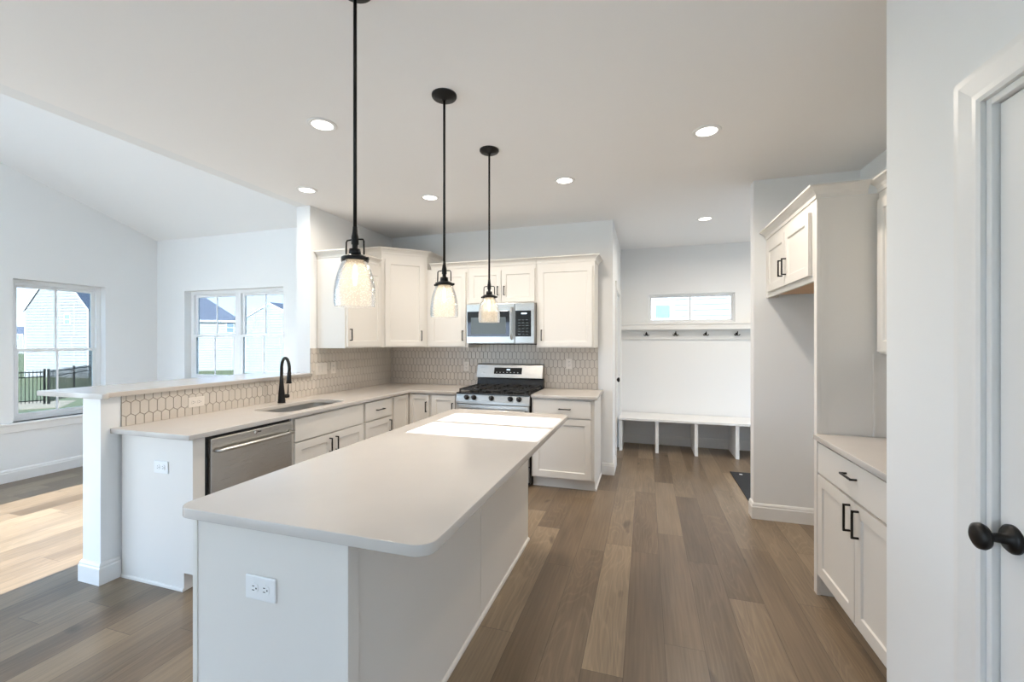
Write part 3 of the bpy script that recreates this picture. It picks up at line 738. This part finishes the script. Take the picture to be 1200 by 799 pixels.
MB().box(RX0, RX1, RF+.0, 4.63, .896, .912).build('cooktop', 'enamel', t, bevel=.004)
for (bx, by, br) in ((-1.72, 4.18, .045), (-1.72, 4.47, .035), (-1.48, 4.33, .05), (-1.24, 4.18, .05), (-1.24, 4.47, .035)):
    MB().lathe([(0, .0), (br+.012, 0), (br+.012, .008), (br, .010), (br, .018), (br-.008, .022), (0, .022)], (bx, by, .912), 28).build('burner', 'iron', t)
for gi, (g0, g1) in enumerate(((RX0+.022, -1.613), (-1.605, -1.355), (-1.347, RX1-.022))):
    m = MB(); zt = .948; b = .007; y0, y1 = RF+.03, 4.60
    for x in (g0, g1-2*b): m.box(x, x+2*b, y0, y1, zt-.014, zt)
    for y in (y0, (y0+y1)/2-b, y1-2*b): m.box(g0, g1, y, y+2*b, zt-.014, zt)
    cx_ = (g0+g1)/2
    for yc in ((y0+y1)/2-.14, (y0+y1)/2+.14):
        m.box(cx_-b, cx_+b, yc-.11, yc-.03, zt-.012, zt+.002); m.box(cx_-b, cx_+b, yc+.03, yc+.11, zt-.012, zt+.002)
        m.box(g0+.014, cx_-.03, yc-b, yc+b, zt-.012, zt+.002); m.box(cx_+.03, g1-.014, yc-b, yc+b, zt-.012, zt+.002)
    for x in (g0, g1-2*b):
        for y in (y0, y1-2*b): m.box(x, x+2*b, y, y+2*b, .9115, zt-.01)
    m.build('grate', 'iron', t)
m = MB(); m.prism([(RX0, 4.60, .905), (RX0, 4.63, 1.02), (RX0, 4.685, 1.02), (RX0, 4.685, .905)], (RX1-RX0, 0, 0)); m.build('backguard_base', 'enamel', t, bevel=.003)
m = MB(); m.prism([(RX0, 4.585, 1.022), (RX0, 4.625, 1.165), (RX0, 4.64, 1.178), (RX0, 4.684, 1.178), (RX0, 4.684, 1.022)], (RX1-RX0, 0, 0)); bgd = m.build('backguard', 'steel', t, bevel=.004)
nb = Vector((0, -.143, .04)).normalized(); FG = frame((0, 0, 0), (1, 0, 0), (0, -1, 0))
def onguard(u, n, s_):        # s_ = metres up the sloped face
    up = Vector((0, .04, .143)).normalized(); return Vector((u, 4.585, 1.022))+up*s_+nb*n
def gbox(u0, u1, s0, s1, n0, n1, name, mt, par):
    m = MB(); P = [onguard(u, n, s_) for n in (n0, n1) for u, s_ in ((u0, s0), (u1, s0), (u1, s1), (u0, s1))]; v = [m.v(p) for p in P]
    for q in ((3, 2, 1, 0), (4, 5, 6, 7), (0, 1, 5, 4), (1, 2, 6, 5), (2, 3, 7, 6), (3, 0, 4, 7)): m.f([v[i] for i in q])
    return m.build(name, mt, par)
dp = gbox(-1.66, -1.33, .045, .118, .0, .002, 'display', 'blackgloss', bgd)
for k in range(7): gbox(-1.635+k*.042, -1.622+k*.042, .06, .066, .002, .0024, 'display_mark', 'plastic', dp)
gbox(-1.51, -1.47, .088, .10, .002, .0024, 'display_mark', 'led', dp)
od = MB(FRg).box(RX0+.006, RX1-.006, -.03, .0, .20, .793).build('oven_door', 'steel', t, bevel=.004)
MB(FRg).box(RX0+.12, RX1-.12, .0, .003, .30, .66).build('oven_window', 'blackgloss', od)
MB(FRg).tube([(RX0+.05, 0, .745), (RX0+.05, .05, .745), (RX0+.07, .055, .745), (RX1-.07, .055, .745), (RX1-.05, .05, .745), (RX1-.05, 0, .745)], .011, 14).build('handle', 'steel', od)
MB(FRg).box(RX0+.006, RX1-.006, -.03, -.002, .045, .19).build('storage_drawer', 'steel', t, bevel=.004)

# ---- microwave
MX0, MX1, MZ0, MZ1, MF = -1.868, -1.104, 1.412, 1.843, 4.30
FMi = frame((0, MF, 0), (1, 0, 0), (0, -1, 0))
t = thing('microwave', (-1.486, 4.5, MZ0), 'stainless over-the-range microwave with black window and keypad under the short cabinet', 'microwave')
MB().box(MX0, MX1, MF+.02, 4.69, MZ0, MZ1-.002).build('body', 'steel', t, bevel=.002)
MB().box(MX0+.01, MX1-.01, MF+.03, 4.6, MZ0-.010, MZ0-.0005).build('underside_vent', 'dark', t)
dr_ = MB(FMi).box(MX0, MX1-.215, -.019, .012, MZ0+.004, MZ1-.004).build('door', 'steel', t, bevel=.004)
MB(FMi).box(MX0+.012, MX1-.27, .0121, .015, MZ0+.075, MZ1-.085).build('window', 'blackgloss', dr_, bevel=.001)
MB(FMi).box(MX0+.055, MX1-.31, .0151, .0158, MZ0+.10, MZ1-.15).build('window_screen', 'screen', dr_)
MB(FMi).tube([(MX1-.245, .010, MZ0+.05), (MX1-.245, .04, MZ0+.06), (MX1-.245, .046, MZ0+.10), (MX1-.245, .046, MZ1-.10), (MX1-.245, .04, MZ1-.06), (MX1-.245, .010, MZ1-.05)], .009, 12).build('handle', 'steel', dr_)
cp = MB(FMi).box(MX1-.211, MX1, -.019, .012, MZ0+.004, MZ1-.004).build('control_panel', 'steel', t, bevel=.004)
kp = MB(FMi).box(MX1-.205, MX1-.035, .0121, .015, MZ0+.075, MZ1-.085).build('keypad', 'blackgloss', cp, bevel=.001)
MB(FMi).box(MX1-.14, MX1-.08, .0151, .0156, MZ1-.122, MZ1-.108).build('display', 'led', kp)
for r in range(6):
    for c_ in range(3): MB(FMi).box(MX1-.175+c_*.042, MX1-.150+c_*.042, .0151, .0154, MZ0+.095+r*.03, MZ0+.101+r*.03).build('key_mark', 'screen', kp)

# ---- island
t = thing('kitchen_island', (-1.1, 2.0, 0), 'long white kitchen island base with plain panels under the island countertop', 'kitchen island')
bx0, bx1, by0, by1 = -1.36, -.815, 1.02, 2.985
MB().box(bx0, bx1-.018, by0, by1-.002, .10, .8815).build('body', 'cab', t)
MB().box(bx0+.07, bx1-.018, by0, by1-.002, 0, .10).build('toe_kick', 'cab', t)
MB().box(-1.365, -.80, 1.0, by0, 0, .8815).build('end_panel', 'cab', t, bevel=.001)
MB().box(-1.385, -1.365, .997, by0+.02, 0, .8815).build('corner_stile', 'cab', t, bevel=.0015)
MB().box(-.80, -.789, .994, by0+.02, 0, .8815).build('corner_stile', 'cab', t, bevel=.0015)
MB().box(bx1-.018, bx1, by0+.02, 2.055, 0, .8815).build('side_panel', 'cab', t, bevel=.0015)
MB().box(bx1-.018, bx1, 2.058, by1, 0, .8815).build('side_panel', 'cab', t, bevel=.0015)
MB().sweep([(bx1, by0+.02), (bx1, by1)], [(0, 0), (.012, 0), (.012, .010), (.009, .016), (.003, .02), (0, .02)], 1).build('shoe_moulding', 'cab', t)
FIL = frame((bx0, 0, 0), (0, 1, 0), (-1, 0, 0))
for k in range(4):
    a = by0+.02+k*.488; d = shaker(t, FIL, a+.006, a+.482, .12, .70); handle(d, FIL, a+(.44 if k % 2 == 0 else .045), .62, L_)
    d = slab(t, FIL, a+.006, a+.482, .712, .868); handle(d, FIL, a+.244, .79, L_, False)

# ---- right side: base, counter, tall panel, over-fridge cabinet, wall cabinet
FRx = frame((.945, 0, 0), (0, -1, 0), (-1, 0, 0))       # u = -y
t = thing('base_cabinet', (1.25, 2.35, 0), 'white base cabinet on the right with a wide drawer over two doors', 'cabinet')
MB().box(.945, 1.558, 1.852, 2.826, .105, ZB).build('body', 'cab', t, bevel=.001)
MB().box(1.01, 1.558, 1.852, 2.826, 0, .105).build('toe_kick', 'cab', t)
d = slab(t, FRx, -2.815, -1.90, .70, .868); handle(d, FRx, -2.40, .80, L_, False)
d = shaker(t, FRx, -2.815, -2.375, .125, .688); handle(d, FRx, -2.415, .60, .13)
d = shaker(t, FRx, -2.369, -1.90, .125, .688); handle(d, FRx, -2.329, .60, .13)
o = outline_slab('kitchen_countertop', [(.905, 1.853), (1.557, 1.853), (1.557, 2.829), (.91, 2.829), (.905, 2.824)], [], .884, CT, 'quartz', None, .002)
tag(o, 'white quartz countertop on the right beside the tall panel', 'countertop')
t = thing('refrigerator_panel', (1.24, 2.85, 0), 'tall white side panel standing between the right counter and the fridge space', 'panel')
MB().box(.945, 1.558, 2.832, 2.852, 0, 2.25).build('panel', 'cab', t, bevel=.001)
MB().box(.925, .945, 2.828, 2.872, 0, 2.25).build('edge_stile', 'cab', t, bevel=.0015)
m = MB(); m.box(.945, .97, 2.8285, 2.832, .916, 2.185); m.box(1.19, 1.205, 2.8285, 2.832, .916, 1.366); m.build('panel_trim', 'cab', t)
FRf = frame((.925, 0, 0), (0, -1, 0), (-1, 0, 0))
t = thing('upper_cabinet', (1.24, 3.37, 1.80), 'deep white two-door cabinet hung over the empty refrigerator space', 'cabinet')
MB().box(.925, 1.558, 2.874, 3.84, 1.812, 2.25).build('body', 'cab', t, bevel=.001)
MB().box(.945, 1.55, 2.876, 3.82, 1.804, 1.811).build('bottom_panel', 'maple', t)
MB().box(.925, .944, 2.874, 3.84, 1.785, 1.811).build('bottom_rail', 'cab', t, bevel=.001)
MB().box(.925, 1.0, 3.841, 3.898, 1.785, 2.25).build('filler', 'cab', t)
d = shaker(t, FRf, -3.80, -3.358, 1.822, 2.19); handle(d, FRf, -3.395, 1.945, .115)
d = shaker(t, FRf, -3.350, -2.90, 1.822, 2.19); handle(d, FRf, -3.315, 1.945, .115)
crown(t, [(.925, 3.888), (.925, 2.828), (1.164, 2.828)], 2.315, 1) 
FRu = frame((1.215, 0, 0), (0, -1, 0), (-1, 0, 0))
t = thing('upper_cabinet', (1.40, 2.33, UZ0), 'white wall cabinet on the right, mostly hidden behind the foreground wall', 'cabinet')
MB().box(1.215, 1.558, 1.852, 2.826, UZ0, UZ1).build('body', 'cab', t, bevel=.001)
d = shaker(t, FRu, -2.80, -2.345, UZ0+.012, UZ1-.045); handle(d, FRu, -2.385, 1.50, L_)
d = shaker(t, FRu, -2.339, -1.90, UZ0+.012, UZ1-.045); handle(d, FRu, -2.30, 1.50, L_)
crown(t, [(1.215, 2.826), (1.215, 1.852)], 2.315, 1)

# ---- pendants
def pendant(x, y):
    t = thing('pendant_light', (x, y, ZC), 'x', 'pendant light', 'pendant lights over the island')
    MB().lathe([(0, -.030), (.012, -.030), (.012, -.024), (.050, -.022), (.052, -.016), (.062, -.015), (.066, -.008), (.066, 0), (0, 0)], (x, y, ZC), 40).build('canopy', 'black', t)
    zt = 1.775
    rod = MB().tube([(x, y, ZC-.028), (x, y, 2.25), (x, y, zt+.05)], .0065, 12).build('rod', 'black', t)
    MB().lathe([(0, .085), (.008, .085), (.010, .06), (.013, .045), (.013, .02), (.010, .018), (.010, .004), (.020, .002), (.022, -.022), (0, -.022)], (x, y, zt), 28).build('socket', 'black', t)
    m = MB()
    for s_ in (-1, 1):
        m.tube([(x+s_*.010, y, zt+.038), (x+s_*.034, y, zt+.036), (x+s_*.038, y, zt+.030), (x+s_*.039, y, zt-.020)], .003, 8)
        m.lathe([(0, -.006), (.006, -.006), (.006, .006), (0, .006)], (x+s_*.0515, y, zt-.036), 12, axis=Vector((1, 0, 0)))
    m.build('yoke', 'black', t)
    MB().lathe([(0, -.018), (.030, -.020), (.044, -.027), (.048, -.030), (.048, -.042), (.045, -.042), (.043, -.032), (0, -.030)], (x, y, zt), 36).build('fitter_cap', 'black', t)
    prof = [(.041, 0), (.042, -.008), (.052, -.030), (.061, -.055), (.068, -.085), (.0725, -.115), (.0735, -.140), (.0725, -.160), (.070, -.176)]
    z0 = zt-.033
    MB().lathe(prof, (x, y, z0), 48).build('glass_shade', 'shade', t, recalc=False)
    sk = MB().lathe([(0, 0), (.014, 0), (.014, -.022), (.012, -.026), (0, -.026)], (x, y, zt-.03), 20).build('bulb_base', 'chrome', t)
    MB().lathe([(0, -.056), (.004, -.058), (.0075, -.07), (.009, -.095), (.0075, -.118), (.004, -.13), (0, -.132)], (x, y, zt), 20).build('bulb', 'bulb', t)
    l = bpy.data.lights.new('pendant_lamp', 'POINT'); l.energy = .14; l.color = (1, .78, .5); l.shadow_soft_size = .012
    lo = bpy.data.objects.new('pendant_lamp', l); COL.objects.link(lo); lo.location = (0, 0, 1.655-ZC); lo.parent = t
    return t
def copy_tree(o, parent=None):
    c_ = o.copy(); COL.objects.link(c_)
    if parent: c_.parent = parent
    for ch in list(o.children): copy_tree(ch, c_)
    return c_
p = pendant(-1.02, 1.323); p['label'] = 'nearest and largest black pendant with clear glass shade over the island'
q = copy_tree(p); q.location = (-1.02, 2.05, ZC); q['label'] = 'middle one of the three glass pendants over the island'
q = copy_tree(p); q.location = (-1.02, 2.73, ZC); q['label'] = 'farthest glass pendant, hanging in front of the microwave'

# ---- mudroom
t = thing('mudroom_bench', (1.1, 6.02, 0), 'long white built-in bench with open shoe cubbies at the mudroom wall', 'bench')
MB().box(-.338, 2.845, 5.755, 6.264, .407, .437).build('bench_top', 'trim', t, bevel=.003)
for x in (-.338, .115, .580, 1.043, 1.508, 1.97, 2.43):
    MB().box(x, x+.04, 5.775, 6.262, 0, .4065).build('divider', 'trim', t, bevel=.0015)
t = thing('wall_shelf', (1.1, 6.2, 1.46), 'white ledge shelf with hook rail running under the mudroom window', 'shelf')
MB().box(-.338, 2.845, 6.15, 6.278, 1.665, 1.685).build('shelf_board', 'trim', t, bevel=.002)
MB().box(-.338, 2.845, 6.16, 6.175, 1.595, 1.6645).build('shelf_apron', 'trim', t, bevel=.001)
MB().box(-.338, 2.845, 6.262, 6.278, 1.46, 1.664).build('hook_rail', 'trim', t, bevel=.0015)
def hook(x):
    z = 1.535; y = 6.262
    t = thing('coat_hook', (x, y, z), 'x', 'hook', 'coat hooks on the mudroom rail')
    MB().lathe([(0, 0), (.017, 0), (.017, .003), (.014, .006), (0, .006)], (x, y, z), 20, axis=Vector((0, -1, 0))).build('back_plate', 'black', t)
    MB().tube([(x, y-.004, z), (x, y-.03, z-.004), (x, y-.055, z+.008), (x, y-.062, z+.03)], [.007, .006, .006, .007], 10).build('upper_prong', 'black', t)
    m = MB()
    for s_ in (-1, 1): m.tube([(x, y-.004, z-.008), (x+s_*.015, y-.02, z-.022), (x+s_*.028, y-.034, z-.018), (x+s_*.032, y-.038, z-.004)], [.006, .005, .005, .006], 10)
    m.build('lower_prong', 'black', t); return t
h0 = hook(.006); h0['label'] = 'leftmost black coat hook on the mudroom rail'
for x, lb in ((.386, 'second black coat hook from the left on the rail'), (.766, 'third black coat hook from the left on the rail'), (1.142, 'rightmost visible black coat hook, next to the stub wall')):
    q = copy_tree(h0); q.location = (x, 6.262, 1.535); q['label'] = lb
t = thing('door_mat', (1.4, 4.75, 0), 'black rubber mat lying on the mudroom floor behind the stub wall', 'mat')
MB().box(.878, 1.9, 4.28, 5.185, .0005, .010).build('mat_body', 'rubber', t, bevel=.003)
MB().box(.957, .985, 5.085, 5.115, .0101, .0108).build('paper_tag', 'plastic', t)

# ------------------------------------------------------------------ outdoors
def gz(D): return -.8 if D < 15 else (-.8-.055*(D-15) if D < 55 else -3.0)
m = MB(); N = 48; radii = [7.5, 11, 15, 20, 28, 38, 50, 60, 90, 200, 500]; rings = []
for R in radii:
    rings.append([m.v((R*math.cos(2*PI*k/N)-1, R*math.sin(2*PI*k/N)+2, gz(R))) for k in range(N)])
for a, b in zip(rings, rings[1:]):
    for k in range(N): m.f([a[k], a[(k+1) % N], b[(k+1) % N], b[k]])
m.f(rings[0]); struct(m.build('ground', 'grass', recalc=False))
r_ = Vector((math.cos(TH), math.sin(TH), 0)); d_ = Vector((-math.sin(TH), math.cos(TH), 0))
def pt(u, D): return d_*D+r_*((u-600)/500*D)
def zz(v, D): return H+(399.5-v)/500*D
def house(name, A, B, z0, ze, zp, depth, sid, label, gable=True, wins=(), over=.35, hip=0):
    """A,B: feet of the wall facing us (left,right); gable: ridge runs away from us, else along the wall"""
    u = (B-A).normalized(); n = Vector((-u.y, u.x, 0)); W = (B-A).length
    mx = Matrix(((u.x, n.x, 0, A.x), (u.y, n.y, 0, A.y), (0, 0, 1, 0), (0, 0, 0, 1)))
    c = (A+B)/2+n*depth/2; t = thing(name, (c.x, c.y, z0), label, 'house')
    m = MB(mx)
    if gable: m.prism([(0, 0, z0), (W, 0, z0), (W, 0, ze), (W/2, 0, zp), (0, 0, ze)], (0, depth, 0))
    elif hip: m.box(0, W, 0, depth, z0, ze)
    else: m.prism([(0, 0, z0), (0, 0, ze), (0, depth/2, zp), (0, depth, ze), (0, depth, z0)], (W, 0, 0))
    m.build('wall', sid, t)
    m = MB(mx); th = .22
    if gable:
        for s_ in (0, 1):
            xe = -over if s_ == 0 else W+over; zl = ze-(zp-ze)/(W/2)*over
            m.prism([(xe, -over, zl), (W/2, -over, zp), (W/2, -over, zp+th), (xe, -over, zl+th)], (0, depth+2*over, 0))
    elif hip:
        e = [m.v(p) for p in ((-over, -over, ze), (W+over, -over, ze), (W+over, depth+over, ze), (-over, depth+over, ze))]
        r0 = m.v((-over, depth/2, zp)); r1 = m.v((W-hip*W, depth/2, zp))
        m.f([e[0], e[1], r1, r0]); m.f([e[1], e[2], r1]); m.f([e[2], e[3], r0, r1]); m.f([e[3], e[0], r0]); m.f(e)
    else:
        for s_ in (0, 1):
            ye = -over if s_ == 0 else depth+over; zl = ze-(zp-ze)/(depth/2)*over
            m.prism([(-over, ye, zl), (-over, depth/2, zp), (-over, depth/2, zp+th), (-over, ye, zl+th)], (W+2*over, 0, 0))
    m.build('roof', 'roof', t)
    # fascia boards on the edge facing us
    m = MB(mx)
    if gable:
        zl = ze-(zp-ze)/(W/2)*over
        for xe in (-over, W+over): m.prism([(xe, -over-.03, zl-.05), (W/2, -over-.03, zp-.05), (W/2, -over-.03, zp+th*.7), (xe, -over-.03, zl+th*.7)], (0, .029, 0))
        for x in (0, W-.15): m.box(x, x+.15, -.03, -.001, z0, ze)
    else:
        zl = ze-(0 if hip else (zp-ze)/(depth/2)*over); m.box(-over, W+over, -over-.12, -over-.001, zl-.2, zl+.08)
        for x in (0, W-.15): m.box(x, x+.15, -.03, -.001, z0, ze)
    m.build('fascia', 'vinyl', t)
    for (a, b, c0, c1) in wins:
        f_ = MB(mx).box(a-.1, b+.1, -.06, -.001, c0-.1, c1+.1).build('window', 'vinyl', t)
        g = MB(mx); zm = (c0+c1)/2; g.box(a, b, -.08, -.061, c0, zm-.04); g.box(a, b, -.08, -.061, zm+.04, c1); g.build('window_pane', 'winblue', f_)
    return t
M['winblue'] = mat('far_window', (.22, .30, .40), .15, bump=.01)
M['dirt'] = mat('dirt', (.42, .32, .22), .95, bump=.4, bscale=20, var=.2, vscale=2)
# gabled house in the left window
DA = 53
A = pt(29, DA); B = pt(104, DA*.97)
W = (B-A).length
wu = lambda u: W*(u-29)/(104-29)
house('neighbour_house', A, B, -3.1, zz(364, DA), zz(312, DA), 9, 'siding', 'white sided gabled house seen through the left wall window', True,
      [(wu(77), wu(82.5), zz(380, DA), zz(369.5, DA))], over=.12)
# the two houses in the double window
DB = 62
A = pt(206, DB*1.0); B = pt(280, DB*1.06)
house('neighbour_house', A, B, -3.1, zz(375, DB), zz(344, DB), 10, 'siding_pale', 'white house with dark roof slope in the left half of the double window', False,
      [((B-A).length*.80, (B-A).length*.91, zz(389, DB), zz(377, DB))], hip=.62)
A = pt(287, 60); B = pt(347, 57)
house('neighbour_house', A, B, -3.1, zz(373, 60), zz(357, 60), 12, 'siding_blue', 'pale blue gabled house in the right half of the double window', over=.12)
house('neighbour_house', Vector((9, -22, 0)), Vector((-.2, -22, 0)), -1.5, 9.0, 11.5, 10, 'siding', 'unseen tall white house added behind the camera to block the sun', False)  # added out of view to keep sun off the right rear opening
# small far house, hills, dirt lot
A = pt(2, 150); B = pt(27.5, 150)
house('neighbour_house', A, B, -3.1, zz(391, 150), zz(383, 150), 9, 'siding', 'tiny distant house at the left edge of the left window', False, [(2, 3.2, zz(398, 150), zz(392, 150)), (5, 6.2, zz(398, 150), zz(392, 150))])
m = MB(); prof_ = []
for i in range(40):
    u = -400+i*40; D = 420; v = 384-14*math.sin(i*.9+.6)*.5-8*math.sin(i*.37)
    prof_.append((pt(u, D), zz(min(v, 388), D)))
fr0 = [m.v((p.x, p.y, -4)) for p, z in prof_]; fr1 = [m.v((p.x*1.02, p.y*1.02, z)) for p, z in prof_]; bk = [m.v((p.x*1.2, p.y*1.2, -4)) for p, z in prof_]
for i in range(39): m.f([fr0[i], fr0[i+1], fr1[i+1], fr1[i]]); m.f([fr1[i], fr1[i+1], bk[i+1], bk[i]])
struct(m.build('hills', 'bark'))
M['concrete'] = mat('bounce_concrete', (.45, .44, .42), .9, bump=.2, bscale=40, var=.06)
m = MB(); m.box(-13, -6.45, -9, 1.2, -.9, -.10); m.box(-6.45, 9, -12, -2.75, -.9, -.10); m.box(3.12, 9, -2.75, 6.2, -.9, -.10); struct(m.build('bounce_patio', 'concrete'))  # unseen slabs added to bounce daylight up to the ceilings
# dirt lot behind the fence
m = MB(); P = [pt(-60, 16.5), pt(72, 17.5), pt(90, 22), pt(-60, 24)]
m.prism([(p.x, p.y, gz(p.length)+.02) for p in P], (0, 0, .08)); struct(m.build('dirt_lot', 'dirt'))
# black metal fence
def fence(P0, P1, label):
    L = (P1-P0).length; u = (P1-P0).normalized(); nn = Vector((-u.y, u.x, 0)); mx = Matrix(((u.x, nn.x, 0, P0.x), (u.y, nn.y, 0, P0.y), (0, 0, 1, -.8), (0, 0, 0, 1)))
    c = (P0+P1)/2; t = thing('metal_fence', (c.x, c.y, -.8), label, 'fence')
    n = max(1, round(L/2.0)); s_ = L/n
    for i in range(n+1): MB(mx).box(i*s_-.03, i*s_+.03, -.03, .03, 0, 1.25).build('post', 'black', t)
    for i in range(n):
        m = MB(mx)
        for zr in (.12, .95, 1.12): m.box(i*s_+.031, (i+1)*s_-.031, -.015, .015, zr, zr+.035)
        k = int(s_/.09)
        for j in range(1, k): x = i*s_+j*s_/k; m.box(x-.008, x+.008, -.008, .008, .05, 1.2)
        m.build('picket_panel', 'black', t)
fence(pt(-40, 13.8), pt(52, 15.2), 'black metal picket fence nearest in the left window')
fence(pt(57, 15.2), pt(130, 21), 'black metal picket fence running away behind the right half of the left window')
# neighbour's wall outside the mudroom window
hy = 9.6
def wx(u): return (u-600)/500
def Xat(u, Y):
    a = (u-600)/500; R = d_+r_*a; return R.x*Y/R.y
t = thing('neighbour_wall', (.5, hy+.1, -.8), 'white clapboard wall of the next house outside the mudroom window', 'house')
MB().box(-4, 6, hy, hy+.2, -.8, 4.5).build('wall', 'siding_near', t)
xa, xb = Xat(768, hy), Xat(785, hy); D_ = xa*d_.x+hy*d_.y
wf = MB().box(xa-.08, xb+.08, hy-.05, hy-.001, zz(373, D_)-.08, zz(358, D_)+.08).build('window', 'vinyl', t)
MB().box(xa, xb, hy-.06, hy-.051, zz(373, D_), zz(358, D_)).build('window_pane', 'winblue', wf)
